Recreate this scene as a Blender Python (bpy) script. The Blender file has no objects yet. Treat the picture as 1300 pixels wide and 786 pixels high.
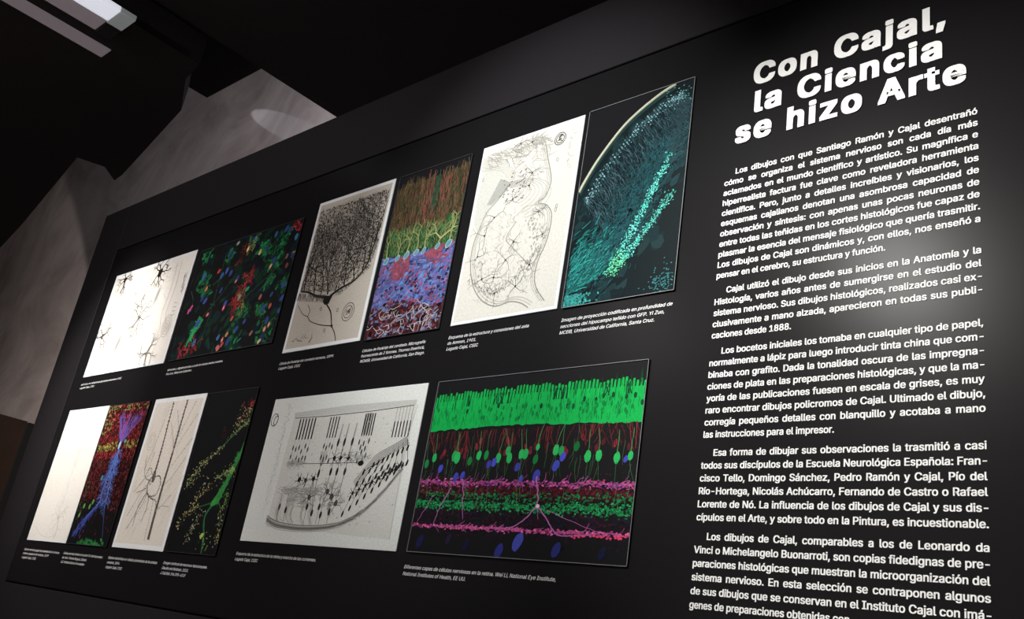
import bpy, math, random
from mathutils import Matrix, Vector
SC = bpy.context.scene
COL = SC.collection
S = 1.7            # metres per wall unit (camera stands 1.7 m from the board)
ZO = 1.5           # height of the board's lower edge line above the floor

# ------------------------------------------------------------------ camera
cam = bpy.data.objects.new('camera', bpy.data.cameras.new('camera'))
COL.objects.link(cam)
cam.data.sensor_fit = 'HORIZONTAL'; cam.data.sensor_width = 36.0
cam.data.lens = 1168.67 * 36.0 / 1300.0
cam.data.clip_start = 0.01
RX = Vector((0.74109669, 0.653471, 0.15411474))
RY = Vector((-0.12727627, 0.36211838, -0.92340188))
RZ = Vector((-0.65922413, 0.66471493, 0.35153608))
cm = Matrix.Identity(4)
for i in range(3):
    cm[i][0] = RX[i]; cm[i][1] = -RY[i]; cm[i][2] = -RZ[i]
cm[0][3] = -0.0486397 * S; cm[1][3] = -1.0 * S; cm[2][3] = 0.0210991 * S + ZO
cam.matrix_world = cm
SC.camera = cam

# ------------------------------------------------------------------ view, world, lights
SC.view_settings.view_transform = 'Standard'
SC.view_settings.look = 'None'
SC.view_settings.exposure = 0.0
SC.view_settings.gamma = 1.0
SC.view_settings.use_curve_mapping = False
wd = bpy.data.worlds.new('dark_hall'); SC.world = wd; wd.use_nodes = True
wd.node_tree.nodes['Background'].inputs[0].default_value = (0.9, 0.95, 1.0, 1)
wd.node_tree.nodes['Background'].inputs[1].default_value = 0.006

def W3(x, y, z):
    return Vector((x * S, y * S, z * S + ZO))

def spot(name, src, dst, power, angle, blend, rad=0.03, col=(1, 1, 1)):
    l = bpy.data.lights.new(name, 'SPOT'); l.energy = power; l.spot_size = math.radians(angle)
    l.spot_blend = blend; l.shadow_soft_size = rad; l.color = col
    o = bpy.data.objects.new(name, l); COL.objects.link(o)
    o.location = src; o.rotation_euler = (Vector(dst) - Vector(src)).to_track_quat('-Z', 'Y').to_euler()
    return o

spot('text_spot', W3(-0.95, -1.45, 1.22), W3(-0.42, 0, 0.43), 470, 37, 0.8, 0.03, (1.0, 0.98, 0.94))
spot('middle_spot', W3(-0.9, -1.2, 1.45), W3(-1.05, 0, 0.69), 365, 42, 1.0, 0.04, (0.97, 1.0, 1.0))
spot('corner_spot', W3(-2.3, -1.0, 1.45), W3(-2.58, 0, 0.57), 345, 32, 1.0, 0.03, (1.0, 0.98, 0.95))
spot('lower_spot', W3(-2.7, -1.3, 1.3), W3(-2.25, 0, 0.22), 200, 52, 1.0, 0.04, (1.0, 0.96, 0.93))
spot('wash_spot', W3(-2.0, -1.75, 1.3), W3(-2.05, 0, 0.55), 135, 84, 0.8, 0.06, (1.0, 0.96, 0.97))
spot('hall_wall_spot', W3(-3.0, 0.5, 1.0), W3(-4.3, 1.2, 2.35), 560, 72, 0.6, 0.05, (1.0, 0.94, 0.97))
spot('hall_low_spot', W3(-4.9, 0.45, 0.3), W3(-6.5, 1.2, 1.15), 420, 44, 0.12, 0.05, (1.0, 0.87, 0.79))
spot('hall_warm_spot', W3(-3.3, 0.45, 0.5), W3(-5.1, 1.2, 2.0), 110, 40, 0.06, 0.03, (1.0, 0.82, 0.76))
spot('streak_spot', W3(-5.3, 1.06, 3.13), W3(-4.35, 1.2, 2.63), 70, 7, 0.25, 0.01, (0.92, 0.92, 1.0))
spot('screen_spot', W3(-1.9, -0.9, 1.1), W3(-3.1, -0.05, 0.3), 100, 34, 1.0, 0.04, (1.0, 0.9, 0.85))
# added unseen lamps; far wall and floor bounce their light back as soft fill
spot('bounce_spot', (-3.0, -2.6, 4.1), (-3.0, -4.5, 1.6), 500, 90, 0.8, 0.08, (1.0, 0.96, 0.95))
spot('bounce_spot', (1.5, -2.6, 4.1), (1.5, -4.5, 1.6), 500, 90, 0.8, 0.08, (1.0, 0.96, 0.95))
spot('bounce_spot', (-7.0, -2.6, 4.1), (-7.5, -4.5, 1.6), 400, 90, 0.8, 0.08, (1.0, 0.94, 0.92))

# ------------------------------------------------------------------ materials
def lin(c):
    c = c / 255.0
    return c / 12.92 if c <= 0.04045 else ((c + 0.055) / 1.055) ** 2.4

def L3(r, g, b):
    return (lin(r), lin(g), lin(b))

def mat(name, rgb, rough=0.6, spec=0.5, noise=0.0, nscale=8.0, emit=0.0, bump=0.0):
    m = bpy.data.materials.new(name); m.use_nodes = True
    nt = m.node_tree; b = nt.nodes['Principled BSDF']
    b.inputs['Base Color'].default_value = (*rgb, 1)
    b.inputs['Roughness'].default_value = rough
    b.inputs['Specular IOR Level'].default_value = spec
    if noise or bump:
        tc = nt.nodes.new('ShaderNodeTexCoord')
        nz = nt.nodes.new('ShaderNodeTexNoise'); nz.inputs['Scale'].default_value = nscale
        nz.inputs['Detail'].default_value = 8
        nt.links.new(tc.outputs['Object'], nz.inputs['Vector'])
        if noise:
            rp = nt.nodes.new('ShaderNodeValToRGB')
            rp.color_ramp.elements[0].position = 0.3; rp.color_ramp.elements[1].position = 0.7
            rp.color_ramp.elements[0].color = (*[max(0, c * (1 - noise)) for c in rgb], 1)
            rp.color_ramp.elements[1].color = (*[min(1, c * (1 + noise)) for c in rgb], 1)
            nt.links.new(nz.outputs['Fac'], rp.inputs['Fac'])
            nt.links.new(rp.outputs['Color'], b.inputs['Base Color'])
        if bump:
            bp = nt.nodes.new('ShaderNodeBump'); bp.inputs['Strength'].default_value = bump
            nt.links.new(nz.outputs['Fac'], bp.inputs['Height'])
            nt.links.new(bp.outputs['Normal'], b.inputs['Normal'])
    if emit:
        b.inputs['Emission Color'].default_value = (*rgb, 1)
        b.inputs['Emission Strength'].default_value = emit
    return m

M = dict(
    board=mat('satin_black_board', (0.0088, 0.0082, 0.0088), 0.29, 0.048, 0.06, 300),
    wall=mat('black_wall_paint', (0.0175, 0.0155, 0.0170), 0.5, 0.06, 0.08, 120),
    white=mat('white_vinyl', (0.86, 0.86, 0.85), 0.5, 0.3),
    concrete=None,
    plaster=mat('pale_plaster', (0.55, 0.52, 0.50), 0.8, 0.3, 0.05, 4),
    ceiling=mat('black_ceiling_paint', (0.030, 0.025, 0.025), 0.8, 0.2, 0.1, 30),
    floor=mat('dark_floor', (0.22, 0.20, 0.19), 0.5, 0.4, 0.15, 6),
    brown=mat('brown_wood', (0.045, 0.024, 0.014), 0.55, 0.4, 0.25, 5),
    dark=mat('dark_post_and_cap_shade', (0.02, 0.018, 0.019), 0.6, 0.3),
    grey=mat('grey_sheet_metal', (0.36, 0.31, 0.33), 0.5, 0.4, 0.05, 200),
    cap=mat('pale_grey_end_cap', (0.42, 0.45, 0.45), 0.5, 0.4, emit=0.2),  # faint emission stands in for diffuser light falling on the cap
    dim=mat('grey_trough_glow', (0.36, 0.30, 0.33), 0.5, 0.3, 0.0, emit=0.22),  # weak emission paints the lamp's spill on the trough sides, no source itself
    diffuser=mat('cool_light_diffuser', (0.88, 0.91, 1.0), 0.5, 0.3, emit=0.62),
    plate=mat('black_print_plate', (0.008, 0.008, 0.009), 0.4, 0.06),
    edge=mat('white_print_plate', (0.74, 0.75, 0.75), 0.5, 0.3),
)

def concrete():
    m = bpy.data.materials.new('stained_concrete'); m.use_nodes = True
    nt = m.node_tree; b = nt.nodes['Principled BSDF']; b.inputs['Roughness'].default_value = 0.85
    tc = nt.nodes.new('ShaderNodeTexCoord')
    n1 = nt.nodes.new('ShaderNodeTexNoise'); n1.inputs['Scale'].default_value = 0.9; n1.inputs['Detail'].default_value = 10
    n1.inputs['Roughness'].default_value = 0.65; n1.inputs['Distortion'].default_value = 1.2
    n2 = nt.nodes.new('ShaderNodeTexNoise'); n2.inputs['Scale'].default_value = 9; n2.inputs['Detail'].default_value = 6
    vo = nt.nodes.new('ShaderNodeTexVoronoi'); vo.feature = 'DISTANCE_TO_EDGE'; vo.inputs['Scale'].default_value = 0.45
    for n in (n1, n2): nt.links.new(tc.outputs['Object'], n.inputs['Vector'])
    mx = nt.nodes.new('ShaderNodeMix'); mx.data_type = 'VECTOR'; mx.inputs[0].default_value = 0.35
    nt.links.new(tc.outputs['Object'], mx.inputs[4]); nt.links.new(n1.outputs['Color'], mx.inputs[5])
    nt.links.new(mx.outputs[1], vo.inputs['Vector'])
    r1 = nt.nodes.new('ShaderNodeValToRGB')
    r1.color_ramp.elements[0].position = 0.32; r1.color_ramp.elements[0].color = (0.25, 0.22, 0.215, 1)
    r1.color_ramp.elements[1].position = 0.68; r1.color_ramp.elements[1].color = (0.47, 0.43, 0.43, 1)
    nt.links.new(n1.outputs['Fac'], r1.inputs['Fac'])
    r2 = nt.nodes.new('ShaderNodeValToRGB')
    r2.color_ramp.elements[0].position = 0.0; r2.color_ramp.elements[0].color = (0.86, 0.85, 0.85, 1)
    r2.color_ramp.elements[1].position = 0.05; r2.color_ramp.elements[1].color = (1, 1, 1, 1)
    nt.links.new(vo.outputs['Distance'], r2.inputs['Fac'])
    m1 = nt.nodes.new('ShaderNodeMix'); m1.data_type = 'RGBA'; m1.blend_type = 'MULTIPLY'; m1.inputs[0].default_value = 1
    nt.links.new(r1.outputs['Color'], m1.inputs[6]); nt.links.new(r2.outputs['Color'], m1.inputs[7])
    nt.links.new(m1.outputs[2], b.inputs['Base Color'])
    bp = nt.nodes.new('ShaderNodeBump'); bp.inputs['Strength'].default_value = 0.15
    nt.links.new(n2.outputs['Fac'], bp.inputs['Height']); nt.links.new(bp.outputs['Normal'], b.inputs['Normal'])
    return m
M['concrete'] = concrete()

def ink_material(name, rough, spec):
    m = bpy.data.materials.new(name); m.use_nodes = True
    nt = m.node_tree; b = nt.nodes['Principled BSDF']
    at = nt.nodes.new('ShaderNodeAttribute'); at.attribute_name = 'ink'
    tc = nt.nodes.new('ShaderNodeTexCoord')
    nz = nt.nodes.new('ShaderNodeTexNoise'); nz.inputs['Scale'].default_value = 160; nz.inputs['Detail'].default_value = 3
    nt.links.new(tc.outputs['Object'], nz.inputs['Vector'])
    mr = nt.nodes.new('ShaderNodeMapRange'); mr.inputs[1].default_value = 0.3; mr.inputs[2].default_value = 0.7
    mr.inputs[3].default_value = 0.9; mr.inputs[4].default_value = 1.08
    nt.links.new(nz.outputs['Fac'], mr.inputs[0])
    vm = nt.nodes.new('ShaderNodeVectorMath'); vm.operation = 'SCALE'
    nt.links.new(at.outputs['Color'], vm.inputs[0]); nt.links.new(mr.outputs[0], vm.inputs['Scale'])
    nt.links.new(vm.outputs[0], b.inputs['Base Color'])
    b.inputs['Roughness'].default_value = rough; b.inputs['Specular IOR Level'].default_value = spec
    return m
M['ink'] = ink_material('printed_ink', 0.5, 0.06)

# ------------------------------------------------------------------ mesh helpers
def add(name, verts, faces, m, parent=None):
    me = bpy.data.meshes.new(name); me.from_pydata([tuple(v) for v in verts], [], faces); me.update()
    o = bpy.data.objects.new(name, me); COL.objects.link(o); o.data.materials.append(m)
    if parent: o.parent = parent
    return o

class MB:
    def __init__(self): self.v = []; self.f = []
    def box(self, a, b):
        (x0, y0, z0), (x1, y1, z1) = a, b
        k = len(self.v)
        self.v += [(x0, y0, z0), (x1, y0, z0), (x1, y1, z0), (x0, y1, z0), (x0, y0, z1), (x1, y0, z1), (x1, y1, z1), (x0, y1, z1)]
        self.f += [tuple(k + i for i in q) for q in ((0, 3, 2, 1), (4, 5, 6, 7), (0, 1, 5, 4), (1, 2, 6, 5), (2, 3, 7, 6), (3, 0, 4, 7))]
        return self
    def prism(self, pts, z0, z1):
        k = len(self.v); n = len(pts)
        self.v += [(x, y, z0) for x, y in pts] + [(x, y, z1) for x, y in pts]
        self.f.append(tuple(k + i for i in range(n))[::-1]); self.f.append(tuple(k + n + i for i in range(n)))
        for i in range(n):
            j = (i + 1) % n
            self.f.append((k + i, k + j, k + n + j, k + n + i))
        return self
    def build(self, name, m, parent=None): return add(name, self.v, self.f, m, parent)

def structure(o, label=None):
    o['kind'] = 'structure'
    if label: o['label'] = label
    return o

def wbox(a, b):     # a box given in wall units
    return (tuple(W3(*a)), tuple(W3(*b)))

# ------------------------------------------------------------------ the hall
structure(MB().box((-16, -4.5, -0.1), (5, 3.2, 0)).build('floor', M['floor']))
structure(MB().box((-16, 1.2 * S, -0.1), (5, 1.2 * S + 0.2, 9)).build('wall_back', M['concrete']))
structure(MB().box((-16, -4.7, -0.1), (5, -4.5, 9)).build('wall_front', M['plaster']))
structure(MB().box((5, -4.7, -0.1), (5.2, 2.3, 9)).build('wall_right', M['wall']))
structure(MB().box((-16.2, -4.7, -0.1), (-16, 2.3, 9)).build('wall_left', M['wall']))
structure(MB().box((-16.2, -4.7, 9), (5.2, 2.3, 9.2)).build('ceiling', M['ceiling']))

# the display wall: a core and a frame round the recess that holds the board
PX0, PX1, PZ1 = -2.908, 0.62, 1.131
BX0, BX1, BZ0, BZ1 = -2.731, 0.16, 0.010, 0.971
g = 0.0045
d = MB()
zf = -ZO / S
d.box(*wbox((PX0, 0.012, zf), (PX1, 0.075, PZ1)))
d.box(*wbox((PX0, 0.0, zf), (BX0 - g, 0.012, PZ1)))
d.box(*wbox((BX1 + g, 0.0, zf), (PX1, 0.012, PZ1)))
d.box(*wbox((BX0 - g, 0.0, BZ1 + g), (BX1 + g, 0.012, PZ1)))
d.box(*wbox((BX0 - g, 0.0, zf), (BX1 + g, 0.012, BZ0 - g)))
o = structure(d.build('wall_display', M['wall']), 'dark display wall that frames the black exhibition board')
bv = o.modifiers.new('b', 'BEVEL'); bv.width = 0.002; bv.segments = 1

# black suspended ceiling panels
UZ = 1.6 * S + ZO
structure(MB().box((-2.42 * S, -1.9 * S, UZ), (2.6 * S, 0.62 * S, UZ + 0.35)).build('ceiling_soffit', M['ceiling']), 'black ceiling soffit above the exhibition board')
structure(MB().box((-3.0 * S, -1.9 * S, 1.75 * S + ZO), (-2.425 * S, 0.23 * S, 1.75 * S + ZO + 0.3)).build('ceiling_panel', M['ceiling']), 'black ceiling panel left of the soffit')
lp = [(-2.43, -1.5), (-2.43, -0.06), (-2.539, -0.042), (-2.726, 0.048), (-3.399, 0.176), (-3.479, 0.183), (-3.404, 0.108), (-3.438, 0.016), (-4.391, 0.181), (-4.849, 0.251), (-6.0, 0.43), (-6.0, -1.5)]
lp = [(-0.0486 + (x + 0.0486) * 1.0143, -1 + (y + 1) * 1.0143) if y > -1.4 else (x, y) for x, y in lp]
structure(MB().prism([(x * S, y * S) for x, y in lp], 1.5 * S + ZO + 0.036, 1.5 * S + ZO + 0.2).build('ceiling_baffle', M['ceiling']), 'black hanging ceiling baffle beside the strip light')

# ------------------------------------------------------------------ the strip light under the baffle
zl = 1.5 * S + ZO
lum = bpy.data.objects.new('strip_light', None); COL.objects.link(lum)
lum.location = (-2.49 * S, -0.6 * S, zl)
lum['label'] = 'ceiling strip light with bright white diffuser under the black baffle'; lum['category'] = 'ceiling light'
def lbox(name, m, x0, x1, y0, y1, z0, z1, parent=lum):
    q = MB().box(((x0 + 2.49) * S, (y0 + 0.6) * S, z0), ((x1 + 2.49) * S, (y1 + 0.6) * S, z1)).build(name, m, parent)
    b = q.modifiers.new('b', 'BEVEL'); b.width = 0.004; b.segments = 2
    return q
lbox('housing', M['ceiling'], -2.569, -2.412, -1.3, -0.283, 0.030, 0.034)
o = lbox('side_panel', M['dim'], -2.569, -2.490, -1.3, -0.318, 0.004, 0.03); o['label'] = 'dim pinkish-grey trough side with painted lamp spill'
o = lbox('diffuser', M['diffuser'], -2.487, -2.411, -1.3, -0.318, 0.0, 0.03); o['label'] = 'bright cool white diffuser'
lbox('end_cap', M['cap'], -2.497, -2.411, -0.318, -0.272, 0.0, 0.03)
lbox('end_cap_shade', M['dark'], -2.570, -2.498, -0.318, -0.272, 0.0, 0.03)  # darker half of the cap, its shading put into the colour
lbox('trough_strip_glow', M['dim'], -2.714, -2.648, -1.3, -0.235, 0.026, 0.034)  # trough side, not a lamp; lamplight on it put in as glow

# ------------------------------------------------------------------ brown screen beside the display wall
scr = MB().box(*wbox((-3.6, -1.2, zf), (-3.1, 0.046, 0.474))).build('wooden_screen', M['brown'])
scr['label'] = 'brown wooden screen standing left of the dark display wall'; scr['category'] = 'screen'
MB().box(*wbox((-3.3, 0.046, zf), (-3.085, 0.16, 0.47))).build('end_post', M['dark'], scr)

# ------------------------------------------------------------------ the board and its lettering
board = MB().box(*wbox((BX0, 0.0, BZ0), (BX1, 0.0118, BZ1))).build('exhibition_board', M['board'])
board['label'] = 'large satin black exhibition board with white Spanish lettering, set into the display wall'
board['category'] = 'exhibition board'

try:
    FONT = bpy.data.fonts.load(bpy.utils.system_resource('DATAFILES') + '/fonts/Inter.woff2')
    CAPH = 0.5087
except Exception:
    FONT = None
    CAPH = 0.682

def text_mesh(body, wspace=1.0, cspace=1.0, offset=0.0, shear=0.0, extrude=0.0):
    cu = bpy.data.curves.new('lettering', 'FONT')
    if FONT: cu.font = FONT
    cu.body = body; cu.resolution_u = 3; cu.space_word = wspace; cu.space_character = cspace
    cu.offset = offset; cu.shear = shear; cu.extrude = extrude
    ob = bpy.data.objects.new('lettering', cu); COL.objects.link(ob)
    bpy.context.view_layer.update()
    dg = bpy.context.evaluated_depsgraph_get()
    me = bpy.data.meshes.new_from_object(ob.evaluated_get(dg))
    vs = [v.co.copy() for v in me.vertices]; fs = [tuple(p.vertices) for p in me.polygons]
    bpy.data.objects.remove(ob); bpy.data.curves.remove(cu); bpy.data.meshes.remove(me)
    return vs, fs

def put_line(acc, body, x0, z, cap, x1=None, xs=1.0, offset=0.0, shear=0.0, extrude=0.0, center=None, cspace=1.0, depth=0.0006, fat=((0, 0),), xmax=0.99):
    """one line of lettering lying on the board; x0, x1, z, cap in wall units"""
    k = cap / CAPH
    ws = 1.0
    vs, fs = text_mesh(body, 1.0, cspace, offset, shear, extrude)
    w = lambda q: max(p.x for p in q) - min(p.x for p in q)
    if x1 is not None:
        tgt = (x1 - x0) / k
        nsp = body.count(' ')
        xs = max(0.88, min(xmax, tgt / w(vs)))
        nat = w(vs) * xs
        if nsp and nat != tgt:
            v2, _ = text_mesh(body, 2.0, cspace, offset, shear, extrude)
            dw = (w(v2) - w(vs)) * xs
            ws = 1.0 + (tgt - nat) / dw
            ws = max(0.55, min(2.4, ws))
            vs, fs = text_mesh(body, ws, cspace, offset, shear, extrude)
        xs = tgt / w(vs)
    mn = min(p.x for p in vs); mx = max(p.x for p in vs)
    if center is not None: x0 = center - (mx - mn) * k * xs / 2
    for kf, (ox, oy) in enumerate(fat):
        b = len(acc.v)
        for p in vs:
            q = W3(x0 + (p.x - mn + ox) * k * xs, 0, z + (p.y + oy) * k)
            acc.v.append((q.x, -depth - kf * 4e-5 - (p.z + extrude) * k * S, q.z))
        acc.f += [tuple(b + i for i in f) for f in fs]

TITLE_FAT = [(sx * 0.040, sy * 0.022) for sx in (-1, -0.5, 0, 0.5, 1) for sy in (-1, 0, 1)]
BODY_FAT = [(-0.021, -0.009), (0.021, -0.009), (-0.021, 0.009), (0.021, 0.009)]
CAP_FAT = [(-0.005, 0), (0.005, 0)]
t = MB()
for body, z, x0, x1 in (('Con Cajal,', 0.8455, -0.6258, -0.3655), ('la Ciencia', 0.7978, -0.6215, -0.3700), ('se hizo Arte', 0.7532, -0.6487, -0.3425)):
    put_line(t, body, x0, z, 0.0335, x1, 1.12, 0, 0, 0.008, cspace=1.15, fat=TITLE_FAT, xmax=1.4)
o = t.build('title_lettering', M['white'], board); o['label'] = 'large white title lettering'

CX0, CX1, IND, PIT = -0.6625, -0.3292, 0.0165, 0.01606
PARAS = [
 (0.7026, ['Los dibujos con que Santiago Ramón y Cajal desentrañó', 'cómo se organiza el sistema nervioso son cada día más', 'aclamados en el mundo científico y artístico. Su magnífica e', 'hiperrealista factura fue clave como reveladora herramienta', 'científica. Pero, junto a detalles increíbles y visionarios, los', 'esquemas cajalianos denotan una asombrosa capacidad de', 'observación y síntesis: con apenas unas pocas neuronas de', 'entre todas las teñidas en los cortes histológicos fue capaz de', 'plasmar la esencia del mensaje fisiológico que quería trasmitir.', 'Los dibujos de Cajal son dinámicos y, con ellos, nos enseñó a', 'pensar en el cerebro, su estructura y función.'], 0.01595),
 (0.5200, ['Cajal utilizó el dibujo desde sus inicios en la Anatomía y la', 'Histología, varios años antes de sumergirse en el estudio del', 'sistema nervioso. Sus dibujos histológicos, realizados casi ex-', 'clusivamente a mano alzada, aparecieron en todas sus publi-', 'caciones desde 1888.'], PIT),
 (0.4328, ['Los bocetos iniciales los tomaba en cualquier tipo de papel,', 'normalmente a lápiz para luego introducir tinta china que com-', 'binaba con grafito. Dada la tonalidad oscura de las impregna-', 'ciones de plata en las preparaciones histológicas, y que la ma-', 'yoría de las publicaciones fuesen en escala de grises, es muy', 'raro encontrar dibujos policromos de Cajal. Ultimado el dibujo,', 'corregía pequeños detalles con blanquillo y acotaba a mano', 'las instrucciones para el impresor.'], PIT),
 (0.2965, ['Esa forma de dibujar sus observaciones la trasmitió a casi', 'todos sus discípulos de la Escuela Neurológica Española: Fran-', 'cisco Tello, Domingo Sánchez, Pedro Ramón y Cajal, Pío del', 'Río-Hortega, Nicolás Achúcarro, Fernando de Castro o Rafael', 'Lorente de Nó. La influencia de los dibujos de Cajal y sus dis-', 'cípulos en el Arte, y sobre todo en la Pintura, es incuestionable.'], 0.01618),
 (0.1922, ['Los dibujos de Cajal, comparables a los de Leonardo da', 'Vinci o Michelangelo Buonarroti, son copias fidedignas de pre-', 'paraciones histológicas que muestran la microorganización del', 'sistema nervioso. En esta selección se contraponen algunos', 'de sus dibujos que se conservan en el Instituto Cajal con imá-', 'genes de preparaciones obtenidas con'], 0.0162)]
for z, lines, pit in PARAS:
    t = MB()
    for i, body in enumerate(lines):
        x0 = CX0 + (IND if i == 0 else 0)
        last = i == len(lines) - 1 and not body.startswith('cípulos')
        put_line(t, body, x0, z - i * pit, 0.0084, None if last else CX1, 0.93, 0, 0, 0.012, fat=BODY_FAT)
    t.build('paragraph', M['white'], board)

CAPTIONS = [
 (-2.6640, 0.5428, ['Astrocitos del hipocampo del cerebro humano, 1913', 'Legado Cajal, CSIC'], -2.422),
 (-2.1767, 0.5428, ['Astrocitos y oligodendrocitos a partir de células madre neurales.', 'Yirui Sun, Wellcome Collection.'], -1.922),
 (-1.6858, 0.5133, ['Célula de Purkinje del cerebelo humano, 1899.', 'Legado Cajal, CSIC'], -1.502),
 (-1.4140, 0.5135, ['Células de Purkinje del cerebelo. Micrografía', 'fluorescente de 2 fotones. Thomas Deerinck,', 'NCMIR, Universidad de California, San Diego.'], -1.239),
 (-1.1800, 0.5135, ['Esquema de la estructura y conexiones del asta', 'de Ammon, 1901.', 'Legado Cajal, CSIC'], -0.9974),
 (-0.9304, 0.5137, ['Imagen de proyección codificada en profundidad de', 'secciones del hipocampo teñido con GFP. Yi Zuo,', 'MCDB, Universidad de California, Santa Cruz.'], -0.7305),
 (-2.6743, 0.0905, ['Célula nerviosa gigante piramidal de la corteza', 'motora cerebral del hombre, 1899', 'Legado Cajal, CSIC'], -2.456),
 (-2.4298, 0.0915, ['Célula piramidal teñida en la zona CA1 del hipocampo', 'de ratón. Thomas Deguss, Caltech.', 'U.S. National Science Foundation'], -2.218),
 (-2.1879, 0.0926, ['Espinas dendríticas en células piramidales de la corteza', 'cerebral, 1896.', 'Legado Cajal, CSIC'], -1.961),
 (-1.9340, 0.0945, ['Imagen confocal de neuronas hipocampales.', 'Claudio and Bolduan, 2012.', 'J Cell Biol 196:395-401F'], -1.758),
 (-1.6668, 0.1262, ['Esquema de la estructura de la retina y marcha de las corrientes.', 'Legado Cajal, CSIC'], -1.413),
 (-1.1818, 0.1281, ['Diferentes capas de células nerviosas en la retina. Wei Li, National Eye Institute,', 'National Institutes of Health, EE UU.'], -0.873)]
for x0, z, lines, x1 in CAPTIONS:
    t = MB()
    vs, _ = text_mesh(lines[0])
    nat = (max(p.x for p in vs) - min(p.x for p in vs)) * 0.0054 / CAPH
    xs = (x1 - x0) / nat
    for i, body in enumerate(lines):
        put_line(t, body, x0, z - i * 0.0104, 0.0054, None, xs, 0, 0.22, 0.0, depth=0.0008, fat=CAP_FAT)
    t.build('caption', M['white'], board)

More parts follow.
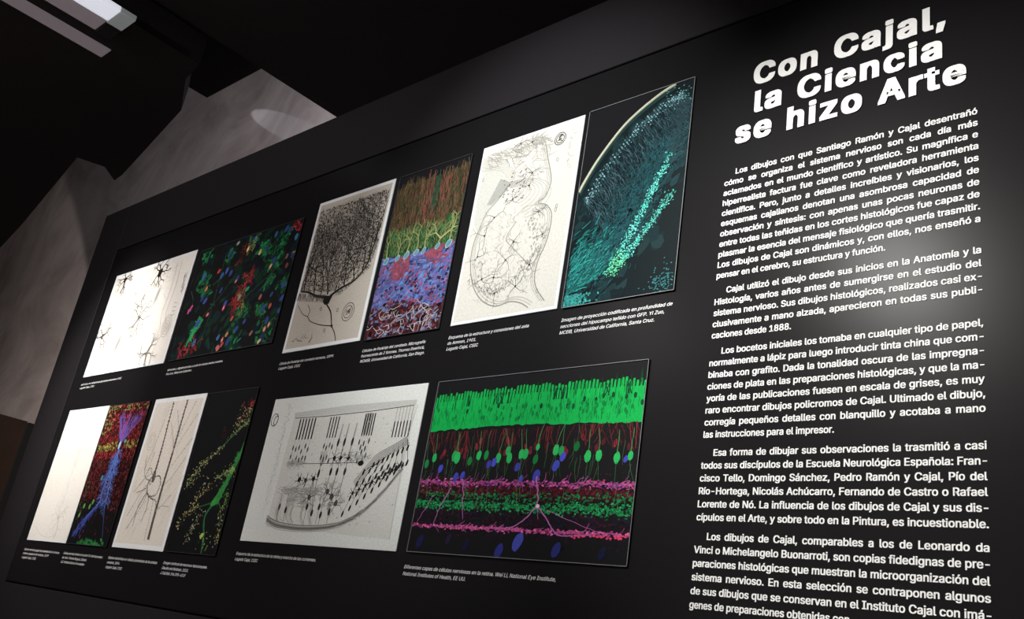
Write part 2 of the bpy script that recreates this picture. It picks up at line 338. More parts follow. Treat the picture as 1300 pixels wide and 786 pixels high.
# ------------------------------------------------------------------ printed pictures
class Ink:
    """flat patches of ink; u runs across in picture heights, v up, both from the lower left corner"""
    def __init__(self, w, h, seed):
        self.w, self.h, self.asp = w, h, w / h
        self.v = []; self.f = []; self.c = []; self.layer = 1.0; self.n = 0; self.sat = 1.0; self.gain = 1.0
        self.r = random.Random(seed)
    def step(self): self.layer += 1
    def _emit(self, pts, faces, col):
        b = len(self.v); self.n = (self.n + 1) % 40; y = -self.layer * 9e-5 - self.n * 2e-6
        A = self.asp
        for u, v in pts:
            u = min(max(u, 0.003), A - 0.003); v = min(max(v, 0.003), 0.997)
            self.v.append((u * self.h, y, v * self.h))
        for f in faces:
            g_ = 0.3 * col[0] + 0.55 * col[1] + 0.15 * col[2]
            self.f.append(tuple(b + i for i in f)); self.c.append(tuple(max(0.0, g_ + (x - g_) * self.sat) * self.gain for x in col))  # sat below full greys the ink, glare put into the colour
    def poly(self, pts, col): self._emit(pts, [tuple(range(len(pts)))], col)
    def rect(self, u0, v0, u1, v1, col): self._emit([(u0, v0), (u1, v0), (u1, v1), (u0, v1)], [(0, 1, 2, 3)], col)
    def blob(self, u, v, a, b, ang, col, n=9, jit=0.0):
        c, s = math.cos(ang), math.sin(ang); pts = []
        for i in range(n):
            t = 2 * math.pi * i / n; q = 1 + self.r.uniform(-jit, jit)
            x, y = a * q * math.cos(t), b * q * math.sin(t)
            pts.append((u + x * c - y * s, v + x * s + y * c))
        self.poly(pts, col)
    def line(self, pts, w0, w1, col):
        n = len(pts)
        if n < 2: return
        vs = []
        for i, (u, v) in enumerate(pts):
            a = pts[max(i - 1, 0)]; b = pts[min(i + 1, n - 1)]
            dx, dy = b[0] - a[0], b[1] - a[1]; l = math.hypot(dx, dy) or 1
            w = (w0 + (w1 - w0) * i / (n - 1)) / 2
            vs += [(u - dy / l * w, v + dx / l * w), (u + dy / l * w, v - dx / l * w)]
        self._emit(vs, [(2 * i, 2 * i + 1, 2 * i + 3, 2 * i + 2) for i in range(n - 1)], col)
    def wander(self, u, v, ang, length, n, jit):
        pts = [(u, v)]
        for i in range(n):
            ang += self.r.uniform(-jit, jit)
            u += math.cos(ang) * length / n; v += math.sin(ang) * length / n
            pts.append((u, v))
        return pts, ang
    def branch(self, u, v, ang, length, w, depth, col, jit=0.35, spread=0.6, shrink=0.7, kids=2, wend=0.6):
        pts, a = self.wander(u, v, ang, length * self.r.uniform(0.7, 1.25), 5, jit)
        self.line(pts, w, w * wend, col)
        if depth > 0:
            for k in range(kids):
                da = spread * ((k / max(kids - 1, 1)) * 2 - 1) + self.r.uniform(-0.25, 0.25)
                self.branch(*pts[-1], a + da, length * shrink, w * wend, depth - 1, col, jit, spread, shrink, kids, wend)
            if self.r.random() < 0.5:
                self.branch(*pts[3], a + self.r.choice((-1, 1)) * spread * 1.4, length * shrink * 0.8, w * wend * 0.8, depth - 1, col, jit, spread, shrink, kids, wend)
    def cell(self, u, v, r, col, n=6, length=0.06, w=0.006, depth=2, jit=0.35, a0=0.0, stretch=1.0, ang=0.0):
        self.blob(u, v, r * stretch, r, ang, col, 10, 0.2)
        for k in range(n):
            t = a0 + 2 * math.pi * k / n + self.r.uniform(-0.3, 0.3)
            self.branch(u + math.cos(t) * r * 0.6, v + math.sin(t) * r * 0.6, t, length, w, depth, col, jit)
    def smooth(self, pts, n=8):
        out = []
        P = [pts[0]] + list(pts) + [pts[-1]]
        for i in range(1, len(P) - 2):
            p0, p1, p2, p3 = P[i - 1], P[i], P[i + 1], P[i + 2]
            for k in range(n):
                t = k / n
                out.append(tuple(0.5 * (2 * p1[j] + (p2[j] - p0[j]) * t + (2 * p0[j] - 5 * p1[j] + 4 * p2[j] - p3[j]) * t * t + (3 * p1[j] - p0[j] - 3 * p2[j] + p3[j]) * t ** 3) for j in (0, 1)))
        out.append(tuple(pts[-1])); return out
    def ring(self, u, v, a, b, ang, w, col, n=20):
        c, s = math.cos(ang), math.sin(ang)
        pts = [(u + a * math.cos(t) * c - b * math.sin(t) * s, v + a * math.cos(t) * s + b * math.sin(t) * c) for t in [2 * math.pi * i / n for i in range(n + 1)]]
        self.line(pts, w, w, col)
    def build(self, name, parent, y0):
        me = bpy.data.meshes.new(name); me.from_pydata(self.v, [], self.f); me.update()
        at = me.color_attributes.new('ink', 'FLOAT_COLOR', 'CORNER')
        buf = []
        for f, c in zip(self.f, self.c): buf += [c[0], c[1], c[2], 1.0] * len(f)
        at.data.foreach_set('color', buf)
        o = bpy.data.objects.new(name, me); COL.objects.link(o); me.materials.append(M['ink'])
        o.parent = parent; o.location = (0, y0, 0)
        return o

TH = 0.004
def picture(name, rect, label, group, dark, seed):
    x0, x1, z0, z1 = rect
    p = W3(x0, 0, z0); w, h = (x1 - x0) * S, (z1 - z0) * S
    m = MB().box((0, -TH, 0), (w, -0.0001, h)).build(name, M['plate'] if dark else M['edge'])
    bv = m.modifiers.new('b', 'BEVEL'); bv.width = 0.0008; bv.segments = 1
    m.location = p
    m['label'] = label; m['category'] = 'picture'; m['group'] = group
    return m, Ink(w, h, seed)

def outline(root, k, rgb, wd=0.0022):
    """thin pale line printed round a micrograph"""
    q = MB(); w, h = k.w, k.h
    y = -TH - 0.0022
    for a, b in (((0, 0), (w, wd)), ((0, h - wd), (w, h)), ((0, 0), (wd, h)), ((w - wd, 0), (w, h))):
        q.box((a[0], y, a[1]), (b[0], -TH, b[1]))
    return q.build('border', mat('border_ink', rgb, 0.5, 0.3), root)

GD = 'pen drawings on the black board'; GM = 'colour micrographs on the black board'
BLK = L3(30, 28, 27)
def mixc(a, b, t): return tuple(a[i] + (b[i] - a[i]) * t for i in range(3))
def jitc(r, c, s): 
    q = 1 + r.uniform(-s, s); return tuple(max(0, min(1, x * q)) for x in c)
def sheet(k, col, m):
    k.rect(m, m, k.asp - m, 1 - m, col); k.step()

# 1 -- pale drawing of scattered star cells
R, k = picture('drawing', (-2.6629, -2.2051, 0.5662, 0.8783), 'overexposed white drawing of star-shaped cells, wide sheet at top left end of the upper row', GD, False, 11)
A = k.asp; r = k.r
PAPER = L3(226, 220, 210)
sheet(k, PAPER, 0.035)
for i in range(330):
    u, v = r.uniform(0.08, A * 0.8), r.uniform(0.07, 0.93)
    pts, _ = k.wander(u, v, r.uniform(0, 6.28), r.uniform(0.03, 0.11), 6, 0.7)
    k.line(pts, 0.004, 0.002, mixc(PAPER, BLK, r.uniform(0.18, 0.42)))
k.step()
for u, v, a, b, an in ((0.667, 0.659, 0.10, 0.028, 1.35), (0.341, 0.267, 0.10, 0.03, 1.3)):
    for s_, c in ((1.0, 0.25), (0.75, 0.42), (0.5, 0.55)):
        k.blob(u * A, v, a * s_, b * s_, an, mixc(PAPER, BLK, c), 14, 0.08); k.step()
for off in (0, 0.05):
    k.line(k.smooth([((0.80 + off) * A, 0.93), ((0.815 + off) * A, 0.7), ((0.80 + off) * A, 0.45), ((0.83 + off * 1.4) * A, 0.33), ((0.80 + off) * A, 0.2), ((0.77 + off) * A, 0.07)]), 0.006, 0.006, mixc(PAPER, BLK, 0.3))
for q in (0.10, 0.075, 0.05, 0.025): k.ring(0.901 * A, 0.335, q * 0.7, q, 0.1, 0.005, mixc(PAPER, BLK, 0.4))
k.step()
k.cell(0.522 * A, 0.479, 0.018, L3(104, 101, 97), 7, 0.11, 0.010, 2)
k.cell(0.085 * A, 0.378, 0.018, L3(84, 81, 78), 7, 0.08, 0.010, 2, stretch=1.4, ang=1.2)
k.cell(0.762 * A, 0.116, 0.016, L3(110, 107, 102), 7, 0.09, 0.010, 2)
k.cell(0.46 * A, 0.60, 0.01, L3(120, 118, 112), 5, 0.10, 0.007, 2)
k.step()
k.cell(0.15 * A, 0.925, 0.026, BLK, 7, 0.07, 0.012, 2)
k.cell(0.613 * A, 0.884, 0.036, BLK, 7, 0.07, 0.014, 2, stretch=1.2, ang=1.2)
for i in range(12):
    pts, _ = k.wander(0.945 * A + r.uniform(-0.02, 0.02), 0.70 + r.uniform(-0.09, 0.09), 1.4, 0.05, 4, 0.4); k.line(pts, 0.006, 0.004, mixc(PAPER, BLK, 0.5))
for v in (0.54, 0.50, 0.46, 0.42):
    pts, _ = k.wander(0.915 * A, v, 0.1, 0.06, 4, 0.5); k.line(pts, 0.006, 0.004, mixc(PAPER, BLK, 0.5))
k.build('printed_drawing', R, -TH)

# 2 -- dark micrograph with green, red and blue cells
R, k = picture('micrograph', (-2.1794, -1.7336, 0.5679, 0.8685), 'black micrograph with scattered green, red and blue cells, upper row', GM, True, 22)
A = k.asp; r = k.r
k.sat, k.gain = 0.88, 1.12
outline(R, k, L3(60, 60, 62), 0.0015)
for i in range(240):
    u, v = r.uniform(0, A), r.uniform(0, 1)
    if u < A * 0.45 and 0.3 < v < 0.85 and r.random() < 0.8: continue
    k.blob(u, v, r.uniform(0.02, 0.07), r.uniform(0.015, 0.04), r.uniform(0, 3), jitc(r, r.choice((L3(8, 42, 28), L3(10, 34, 30), L3(14, 22, 40))), 0.4), 8, 0.4)
    if i % 30 == 0: k.step()
k.step()
GR = L3(20, 120, 66)
def green(u, v, rad, n, ln, hot=1.0):
    for i in range(16):
        k.blob(u * A + r.gauss(0, rad), v + r.gauss(0, rad), r.uniform(0.012, 0.035), r.uniform(0.008, 0.02), r.uniform(0, 3), jitc(r, mixc(L3(6, 60, 32), GR, r.random() * hot), 0.25), 8, 0.4)
    for i in range(n):
        t = r.uniform(0, 6.28); k.branch(u * A + r.gauss(0, rad * 0.6), v + r.gauss(0, rad * 0.6), t, ln * 0.7, 0.004, 2, jitc(r, mixc(GR, L3(6, 50, 28), r.random()), 0.4), 0.4)
for q in ((0.565, 0.94, 0.03, 9, 0.06), (0.36, 0.86, 0.03, 7, 0.06), (0.13, 0.70, 0.04, 12, 0.07), (0.17, 0.60, 0.04, 12, 0.07), (0.83, 0.29, 0.03, 10, 0.06), (0.64, 0.30, 0.035, 14, 0.06),
          (0.62, 0.11, 0.05, 12, 0.07), (0.90, 0.11, 0.05, 14, 0.08), (0.73, 0.80, 0.04, 10, 0.08), (0.82, 0.66, 0.05, 14, 0.08), (0.96, 0.47, 0.03, 8, 0.05), (0.08, 0.92, 0.03, 8, 0.05), (0.66, 0.84, 0.03, 8, 0.06), (0.85, 0.85, 0.05, 8, 0.07), (0.82, 0.52, 0.03, 8, 0.06)): green(*q)
k.step()
k.line([(0.23 * A, 0.34), (0.20 * A, 0.25), (0.155 * A, 0.15), (0.145 * A, 0.09)], 0.10, 0.012, L3(16, 120, 62)); k.step()
for i in range(30):
    t = r.random(); k.branch((0.215 - 0.06 * t) * A, 0.31 - 0.17 * t, r.uniform(0, 6.28), 0.04, 0.007, 1, jitc(r, L3(26, 150, 84), 0.3), 0.3)
for a, b in (((0.23, 0.33), (0.48, 0.68)), ((0.62, 0.42), (0.98, 0.74)), ((0.7, 0.78), (0.88, 0.99)), ((0.02, 0.62), (0.09, 0.46)), ((0.28, 0.45), (0.34, 0.42)), ((0.3, 0.9), (0.3, 0.05)), ((0.25, 0.62), (0.4, 0.75))):
    k.line([(a[0] * A, a[1]), ((a[0] + b[0]) / 2 * A + 0.02, (a[1] + b[1]) / 2), (b[0] * A, b[1])], 0.006, 0.004, L3(40, 84, 60))
k.step()
BL = L3(48, 70, 140)
for u, v, s_ in ((0.361, 0.723, 1), (0.322, 0.689, 1), (0.411, 0.69, 1), (0.12, 0.73, 1.3), (0.176, 0.523, 1.1), (0.215, 0.489, 1.1), (0.08, 0.44, .7), (0.358, 0.552, .9), (0.443, 0.415, 1.1), (0.205, 0.294, 1.3), (0.226, 0.122, 1.2), (0.58, 0.08, 1.2), (0.36, 0.87, 1.3), (0.84, 0.3, 1.1), (0.82, 0.69, 1.2), (0.97, 0.46, 1.1),
                 (0.978, 0.7, 1), (0.9, 0.19, 1.1), (0.9, 0.06, 1.2), (0.985, 0.35, 1), (0.99, 0.25, 1), (0.86, 0.95, 1), (0.47, 0.13, 1), (0.63, 0.17, 1), (0.69, 0.22, .8), (0.72, 0.82, .9), (0.57, 0.95, .9), (0.5, 0.62, 1), (0.77, 0.93, .9), (0.9, 0.93, 1), (0.97, 0.85, 1), (0.88, 0.4, .8)):
    k.blob(u * A, v, 0.031 * s_, 0.020 * s_, r.uniform(0.7, 1.5), jitc(r, mixc(BL, r.choice((L3(40, 110, 150), L3(30, 36, 70))), r.random() * 0.8), 0.3), 12, 0.12)
k.step()
RD = L3(196, 44, 52)
def red(u, v, n, ln, w=0.009, c=RD, st=1.0):
    for i in range(n): k.branch(u * A + r.uniform(-0.03, 0.03), v + r.uniform(-0.03, 0.03) * st, r.uniform(0, 6.28), ln * 0.9, w * 0.55, 2, jitc(r, mixc(c, L3(110, 20, 28), r.random() * 0.8), 0.3), 0.6)
for q in ((0.55, 0.40, 16, 0.05), (0.56, 0.46, 10, 0.05), (0.60, 0.58, 12, 0.05, 0.009, RD, 3), (0.63, 0.64, 6, 0.045), (0.51, 0.86, 8, 0.045, 0.007, L3(170, 60, 50)), (0.48, 0.79, 5, 0.04, 0.006, L3(150, 50, 48)), (0.955, 0.92, 9, 0.035, 0.014), (0.10, 0.06, 7, 0.055, 0.014), (0.25, 0.10, 5, 0.05, 0.012), (0.17, 0.04, 4, 0.05, 0.014)): red(*q)
k.step()
YE = L3(196, 170, 60)
for u, v in ((0.565, 0.455), (0.60, 0.48), (0.54, 0.87), (0.61, 0.37), (0.63, 0.33), (0.57, 0.9), (0.98, 0.72)): red(u, v, 4, 0.03, 0.008, YE)
for u, v, c in ((0.275, 0.739, RD), (0.189, 0.604, L3(220, 110, 60)), (0.286, 0.355, RD), (0.557, 0.269, L3(205, 60, 60)), (0.894, 0.304, L3(190, 90, 60)), (0.78, 0.4, L3(180, 90, 80)), (0.08, 0.46, L3(210, 50, 110)), (0.06, 0.43, L3(200, 60, 120)), (0.44, 0.38, L3(220, 70, 110)), (0.80, 0.65, L3(220, 150, 80)),
                (0.657, 0.807, L3(215, 190, 110)), (0.523, 0.87, L3(220, 200, 110)), (0.49, 0.60, L3(150, 50, 50)), (0.49, 0.047, L3(190, 110, 90)), (0.52, 0.10, L3(200, 90, 70)), (0.55, 0.14, L3(205, 130, 90)), (0.50, 0.03, L3(220, 100, 90)), (0.90, 0.12, L3(210, 120, 90)), (0.93, 0.15, L3(180, 120, 80)), (0.93, 0.70, L3(140, 90, 90)), (0.95, 0.62, L3(120, 60, 60)), (0.785, 0.11, L3(150, 100, 90)), (0.40, 0.96, L3(150, 130, 140)), (0.53, 0.06, L3(190, 60, 70)), (0.88, 0.03, L3(215, 190, 140))):
    k.blob(u * A, v, 0.025, 0.016, r.uniform(0.6, 1.6), mixc(c, L3(90, 50, 50), 0.25), 12, 0.15)
    k.blob(u * A, v, 0.014, 0.009, r.uniform(0.6, 1.4), mixc(c, (0.9, 0.8, 0.7), 0.3), 8, 0.1) if r.random() < 0.4 else None
k.step()
for i in range(60):
    k.line(k.wander(r.random() * A, r.random(), r.uniform(0.6, 1.2), r.uniform(0.05, 0.2), 6, 0.25)[0], 0.0025, 0.0015, jitc(r, L3(34, 62, 46), 0.4))
k.blob(0.575 * A, 0.45, 0.022, 0.014, 1, L3(80, 150, 160)); k.blob(0.63 * A, 0.50, 0.03, 0.016, 0.6, L3(40, 140, 110))
k.build('printed_micrograph', R, -TH)

# 3 -- dense branching tree cell on grey-buff paper
R, k = picture('drawing', (-1.6845, -1.4285, 0.5383, 0.8928), 'tall ink drawing of one densely branching tree-like cell on buff paper, upper row', GD, False, 33)
A = k.asp; r = k.r
PAPER = L3(186, 178, 166)
sheet(k, PAPER, 0.022)
def low(a):       # lower edge of the crown
    if a < 0.45: return 0.40 - 0.12 * a
    return 0.345 + max(0, a - 0.55) * 0.36
def inside(a, b): return 0.05 < a < 0.95 - max(0, 0.6 - b) * 0.15 and low(a) < b < 0.94
for i in range(2600):     # faint fine twigs behind
    a, b = r.random(), r.random()
    if inside(a, b): k.line(k.wander(a * A, b, r.uniform(0, 6.28), r.uniform(0.015, 0.03), 3, 0.9)[0], 0.0022, 0.0016, jitc(r, L3(104, 98, 90), 0.2))
k.step()
pts = []
tries = 0
while len(pts) < 1500 and tries < 30000:
    tries += 1
    a, b = r.random(), r.random()
    if inside(a, b) and all((a * A - q[0]) ** 2 + (b - q[1]) ** 2 > 0.011 ** 2 for q in pts): pts.append((a * A, b))
for i, p_ in enumerate(pts):     # a net of knotty twigs
    near = sorted(((q[0] - p_[0]) ** 2 + ((q[1] - p_[1]) * 0.8) ** 2, j) for j, q in enumerate(pts) if j != i)[:3]
    for d_, j in near[:2 if r.random() < 0.7 else 3]:
        q = pts[j]; m_ = ((p_[0] + q[0]) / 2 + r.gauss(0, 0.003), (p_[1] + q[1]) / 2 + r.gauss(0, 0.003))
        w = r.choice((0.0026, 0.003, 0.0036, 0.0052))
        k.line([p_, m_, q], w, w * 0.8, jitc(r, L3(44, 41, 38), 0.2))
    if r.random() < 0.25: k.blob(p_[0], p_[1], 0.0045, 0.0035, r.uniform(0, 3), BLK, 6, 0.3)
k.step()
left = k.smooth([(0.43 * A, 0.315), (0.30 * A, 0.335), (0.16 * A, 0.375), (0.05 * A, 0.39)], 6)
right = k.smooth([(0.48 * A, 0.315), (0.60 * A, 0.352), (0.75 * A, 0.38), (0.86 * A, 0.45), (0.91 * A, 0.58), (0.93 * A, 0.72)], 7)
k.line(left, 0.020, 0.008, BLK); k.line(right, 0.018, 0.006, BLK)
k.step()
def limb(u, v, ang, ln, w, dp):
    q, a_ = k.wander(u, v, ang, ln, 7, 0.22)
    if any(not inside(x / A, y) for x, y in q[2:]): 
        q = [z_ for z_ in q if inside(z_[0] / A, z_[1]) or z_ is q[0]]
        if len(q) < 3: return
    k.line(q, w, w * 0.62, L3(38, 36, 33) if dp < 2 else BLK)
    for z_ in q[1:]:
        if r.random() < 0.5: k.line(k.wander(z_[0], z_[1], a_ + r.choice((-1, 1)) * r.uniform(0.6, 1.4), 0.02, 3, 0.5)[0], w * 0.5, 0.0018, L3(44, 41, 38))
    if dp > 0:
        for sg in (-1, 1): limb(q[-1][0], q[-1][1], a_ + sg * r.uniform(0.25, 0.6), ln * r.uniform(0.7, 0.95), w * 0.66, dp - 1)
        if r.random() < 0.7 and len(q) > 4: limb(q[3][0], q[3][1], a_ + r.choice((-1, 1)) * r.uniform(0.5, 1.0), ln * 0.7, w * 0.55, dp - 1)
for i in (4, 8, 12, 15, 18): limb(*left[i], 1.62 + 0.01 * i, 0.16, 0.0095, 4)
for i in (4, 9, 14, 19, 24, 29): limb(*right[i], 1.72 - 0.004 * i, 0.16, 0.0092, 4)
limb(0.44 * A, 0.33, 1.6, 0.14, 0.012, 4)
k.step()
for i in range(70):
    a = r.uniform(0.03, 0.42); pts, _ = k.wander(a * A, 0.385 - 0.13 * a, -1.5 + r.uniform(-0.5, 0.5), 0.05, 4, 0.5); k.line(pts, 0.003, 0.0015, L3(60, 56, 52))
for i in range(70):
    a = r.uniform(0.55, 0.9); pts, _ = k.wander(a * A, 0.34 + max(0, a - 0.6) * 0.42, -0.9 + r.uniform(-0.5, 0.5), 0.035, 4, 0.5); k.line(pts, 0.003, 0.0015, L3(60, 56, 52))
k.step()
k.poly([(0.40 * A, 0.325), (0.405 * A, 0.285), (0.44 * A, 0.265), (0.49 * A, 0.268), (0.505 * A, 0.295), (0.53 * A, 0.335), (0.48 * A, 0.318), (0.43 * A, 0.325)], BLK)
k.line(k.smooth([(0.46 * A, 0.27), (0.54 * A, 0.215), (0.58 * A, 0.16), (0.603 * A, 0.121), (0.66 * A, 0.075), (0.70 * A, 0.024)]), 0.010, 0.005, BLK)
k.line(k.smooth([(0.603 * A, 0.121), (0.45 * A, 0.14), (0.30 * A, 0.175), (0.24 * A, 0.21), (0.16 * A, 0.235), (0.06 * A, 0.30)]), 0.006, 0.003, BLK)
k.blob(0.603 * A, 0.121, 0.010, 0.009, 0, BLK)
k.line(k.smooth([(0.24 * A, 0.21), (0.25 * A, 0.25), (0.20 * A, 0.29)]), 0.005, 0.003, BLK)
for rr in (0.052, 0.036): k.ring(0.775 * A, 0.190, rr, rr * 1.05, 0, 0.0035, L3(40, 37, 35), 26)
for i in range(7):
    pts, _ = k.wander(0.775 * A + r.uniform(-0.02, 0.012), 0.19 + r.uniform(-0.018, 0.018), r.uniform(-0.5, 1.5), 0.028, 5, 0.9); k.line(pts, 0.005, 0.003, L3(45, 42, 40))
for u, v in ((0.40, 0.245), (0.63, 0.215), (0.52, 0.10)):
    k.ring(u * A, v, 0.008, 0.012, 0.3, 0.003, L3(70, 66, 60), 8)
for i in range(9):
    pts, _ = k.wander((0.10 + i * 0.022) * A, 0.068 + r.uniform(-0.01, 0.01), r.uniform(-1, 1.4), 0.03, 5, 1.0); k.line(pts, 0.003, 0.002, L3(105, 78, 60))
k.line(k.smooth([(0.36 * A, 0.095), (0.37 * A, 0.06), (0.34 * A, 0.04), (0.38 * A, 0.075)]), 0.003, 0.002, L3(120, 84, 62))
k.build('printed_drawing', R, -TH)

# 4 -- layered micrograph: rust and green stripes over blue and pink mosaic
R, k = picture('micrograph', (-1.4128, -1.2077, 0.5360, 0.8905), 'tall micrograph of rust and green fibres over blue and pink mosaic, upper row', GM, True, 44)
A = k.asp; r = k.r
k.sat, k.gain = 0.72, 0.85
outline(R, k, L3(60, 60, 64), 0.0014)
def top(a): return 0.925 + 0.02 * math.sin(a * 7) + (0.02 if a > 0.6 else 0) - (0.015 if a < 0.4 else 0)
n = 26
k.poly([(0.004, 0.46)] + [(A - 0.004, 0.46)] + [(A * (1 - i / n), top(1 - i / n)) for i in range(n + 1)], L3(56, 44, 22)); k.step()
for i in range(900):
    a = r.random(); v = r.uniform(0.60, top(a) - 0.01)
    ln = r.uniform(0.02, 0.08); c = r.choice((L3(122, 60, 36), L3(104, 76, 40), L3(70, 62, 26), L3(92, 84, 44), L3(46, 62, 30)))
    if 0.44 < a < 0.60 and r.random() < 0.55 or 0.62 < a < 0.78 and v > 0.72 and r.random() < 0.5: c = L3(124, 62, 46)
    if 0.54 < a < 0.62 and v > 0.7: c = L3(40, 78, 50)
    if a < 0.25: c = mixc(c, L3(92, 74, 34), 0.5)
    pts, _ = k.wander(a * A, v, 1.57 + r.uniform(-0.15, 0.15), ln, 4, 0.25); k.line(pts, 0.005, 0.004, jitc(r, c, 0.3))
    if i % 150 == 0: k.step()
for i in range(420):
    a = r.random(); v = r.uniform(0.465, 0.635)
    if v > 0.60 - 0.05 * abs(a - 0.4) and r.random() < 0.6: continue
    k.blob(a * A, v, r.uniform(0.008, 0.02), r.uniform(0.015, 0.035), r.uniform(-0.3, 0.3), jitc(r, r.choice((L3(18, 84, 32), L3(24, 104, 40), L3(50, 84, 30), L3(14, 60, 26))), 0.3), 7, 0.4)
    if i % 80 == 0: k.step()
for i in range(260):
    a = r.random(); v = r.uniform(0.48, 0.62)
    pts, _ = k.wander(a * A, v, 1.57 + r.uniform(-0.6, 0.6), 0.04, 4, 0.4); k.line(pts, 0.003, 0.002, jitc(r, L3(120, 132, 52), 0.35))
k.step()
k.rect(0.003, 0.16, A - 0.003, 0.47, L3(72, 84, 150)); k.rect(0.003, 0.003, A - 0.003, 0.16, L3(58, 20, 30)); k.step()
for i in range(1700):
    a = r.random(); v = r.uniform(0.005, 0.475)
    low = v < 0.17 + 0.03 * math.sin(a * 5)
    if low: c = r.choice((L3(112, 28, 40), L3(80, 22, 32), L3(60, 20, 28), L3(96, 110, 160), L3(30, 14, 20), L3(126, 40, 52)))
    else:
        c = r.choice((L3(86, 110, 190), L3(104, 100, 180), L3(72, 126, 196), L3(120, 90, 160), L3(160, 56, 96), L3(66, 84, 160), L3(46, 40, 80)))
        if (a - 0.3) ** 2 + (v * 2 - 0.8) ** 2 < 0.02 or (a - 0.75) ** 2 + (v * 2 - 0.88) ** 2 < 0.015: c = L3(150, 56, 84)
    k.blob(a * A, v, r.uniform(0.008, 0.019), r.uniform(0.006, 0.012), r.uniform(-0.4, 1.0), jitc(r, c, 0.25), 7, 0.3)
    if i % 170 == 0: k.step()
k.step()
for i in range(60):
    a = r.random(); pts, _ = k.wander(a * A, r.uniform(0.01, 0.16), r.uniform(0, 6.28), r.uniform(0.04, 0.1), 7, 0.8); k.line(pts, 0.004, 0.003, jitc(r, L3(184, 178, 182), 0.25))
for i in range(40):
    a = r.random(); pts, _ = k.wander(a * A, r.uniform(0.17, 0.44), r.uniform(0, 6.28), 0.02, 3, 0.5); k.line(pts, 0.003, 0.002, L3(190, 150, 190))
k.step()
for a, v in ((0.068, 0.459), (0.231, 0.46), (0.354, 0.466), (0.488, 0.47), (0.592, 0.47), (0.77, 0.478), (0.916, 0.476)):
    z_ = r.uniform(0.75, 1.0)
    k.blob(a * A, v, 0.029 * z_, 0.020 * z_, 0.9, L3(150, 186, 180), 12, 0.1)
    k.blob(a * A, v, 0.023 * z_, 0.015 * z_, 0.9, L3(70, 146, 170), 12, 0.05)
    k.branch(a * A, v + 0.02, 1.57 + r.uniform(-0.3, 0.3), 0.07, 0.009, 3, L3(150, 160, 74), 0.3, 0.5)
k.branch(0.79 * A, 0.52, 2.2, 0.07, 0.010, 2, L3(170, 176, 90), 0.2); k.branch(0.79 * A, 0.52, 0.6, 0.09, 0.010, 2, L3(170, 176, 90), 0.2)
k.build('printed_micrograph', R, -TH)

# 5 -- pale line drawing of a curled brain section
R, k = picture('drawing', (-1.1797, -0.9418, 0.5369, 0.8931), 'tall pale pencil drawing of a curled tissue section with small round stamp, upper row', GD, False, 55)
A = k.asp; r = k.r
PAPER = L3(212, 208, 198)
sheet(k, PAPER, 0.016)
def ps(l): return [(a * A, b) for a, b in l]
G1 = mixc(PAPER, BLK, 0.35); G2 = mixc(PAPER, BLK, 0.6); G3 = L3(96, 95, 93)
k.poly(ps([(0.06, 0.87), (0.2, 0.87), (0.31, 0.78), (0.36, 0.72), (0.30, 0.67), (0.2, 0.60), (0.13, 0.53), (0.10, 0.5), (0.05, 0.55), (0.03, 0.7)]), L3(200, 198, 189))
k.step()
k.poly(ps([(0.25, 0.775), (0.36, 0.74), (0.33, 0.69), (0.20, 0.635), (0.15, 0.64)]), L3(166, 165, 158)); k.step()
outl = [(0.60, 0.965), (0.66, 0.90), (0.70, 0.82), (0.745, 0.74), (0.77, 0.67), (0.74, 0.60), (0.68, 0.575), (0.76, 0.55), (0.82, 0.50), (0.83, 0.42), (0.81, 0.34), (0.77, 0.27), (0.755, 0.19), (0.79, 0.12), (0.88, 0.05)]
body = [(0.13, 0.53), (0.09, 0.45), (0.085, 0.36), (0.12, 0.26), (0.19, 0.17), (0.30, 0.10), (0.43, 0.065), (0.56, 0.075), (0.66, 0.06), (0.74, 0.03)]
for dx, w, c in ((0, 0.006, G2), (0.018, 0.004, G1), (0.034, 0.004, G1)):
    k.line(k.smooth(ps([(a - dx, b) for a, b in outl])), w, w, c)
    k.line(k.smooth(ps([(a + dx, b + dx * 0.6) for a, b in body])), w, w, c)
k.line(k.smooth(ps([(0.36, 0.74), (0.27, 0.66), (0.17, 0.60), (0.12, 0.52)])), 0.006, 0.004, G2)
for i in range(7):
    o_ = i * 0.012; k.line(k.smooth(ps([(0.02, 0.93 - o_), (0.16, 0.915 - o_), (0.27, 0.88 - o_), (0.34, 0.83 - o_), (0.40, 0.79 - o_ * 0.5)])), 0.003, 0.003, G1)
for i in range(9):
    q = 0.055 + i * 0.030
    k.line([(0.40 * A + q * 1.1 * math.cos(t) * 0.66 * 1.2, 0.68 + 0.0 + q * 0.42 * math.sin(t) - i * 0.008) for t in [1.9 - 0.25 * j for j in range(13)]], 0.003, 0.003, G1)
for i in range(150):
    a = r.uniform(0.05, 0.64); v = 0.965 - 0.05 * r.random() - (0.05 if a < 0.4 else 0.0) * r.random()
    pts, _ = k.wander(a * A, v, r.uniform(-0.9, 0.1), r.uniform(0.03, 0.09), 5, 0.4); k.line(pts, 0.003, 0.002, mixc(PAPER, BLK, r.uniform(0.3, 0.65)))
for i in range(70):
    a = r.uniform(0.34, 0.70); v = r.uniform(0.74, 0.93)
    pts, _ = k.wander(a * A, v, r.uniform(-0.8, 0.8), r.uniform(0.02, 0.07), 4, 0.4); k.line(pts, 0.0028, 0.002, mixc(PAPER, BLK, r.uniform(0.3, 0.6)))
for i in range(230):
    a = r.uniform(0.15, 0.75); v = r.uniform(0.10, 0.55)
    pts, _ = k.wander(a * A, v, r.uniform(0, 6.28), r.uniform(0.015, 0.05), 4, 0.5); k.line(pts, 0.0025, 0.002, mixc(PAPER, BLK, r.uniform(0.15, 0.45)))
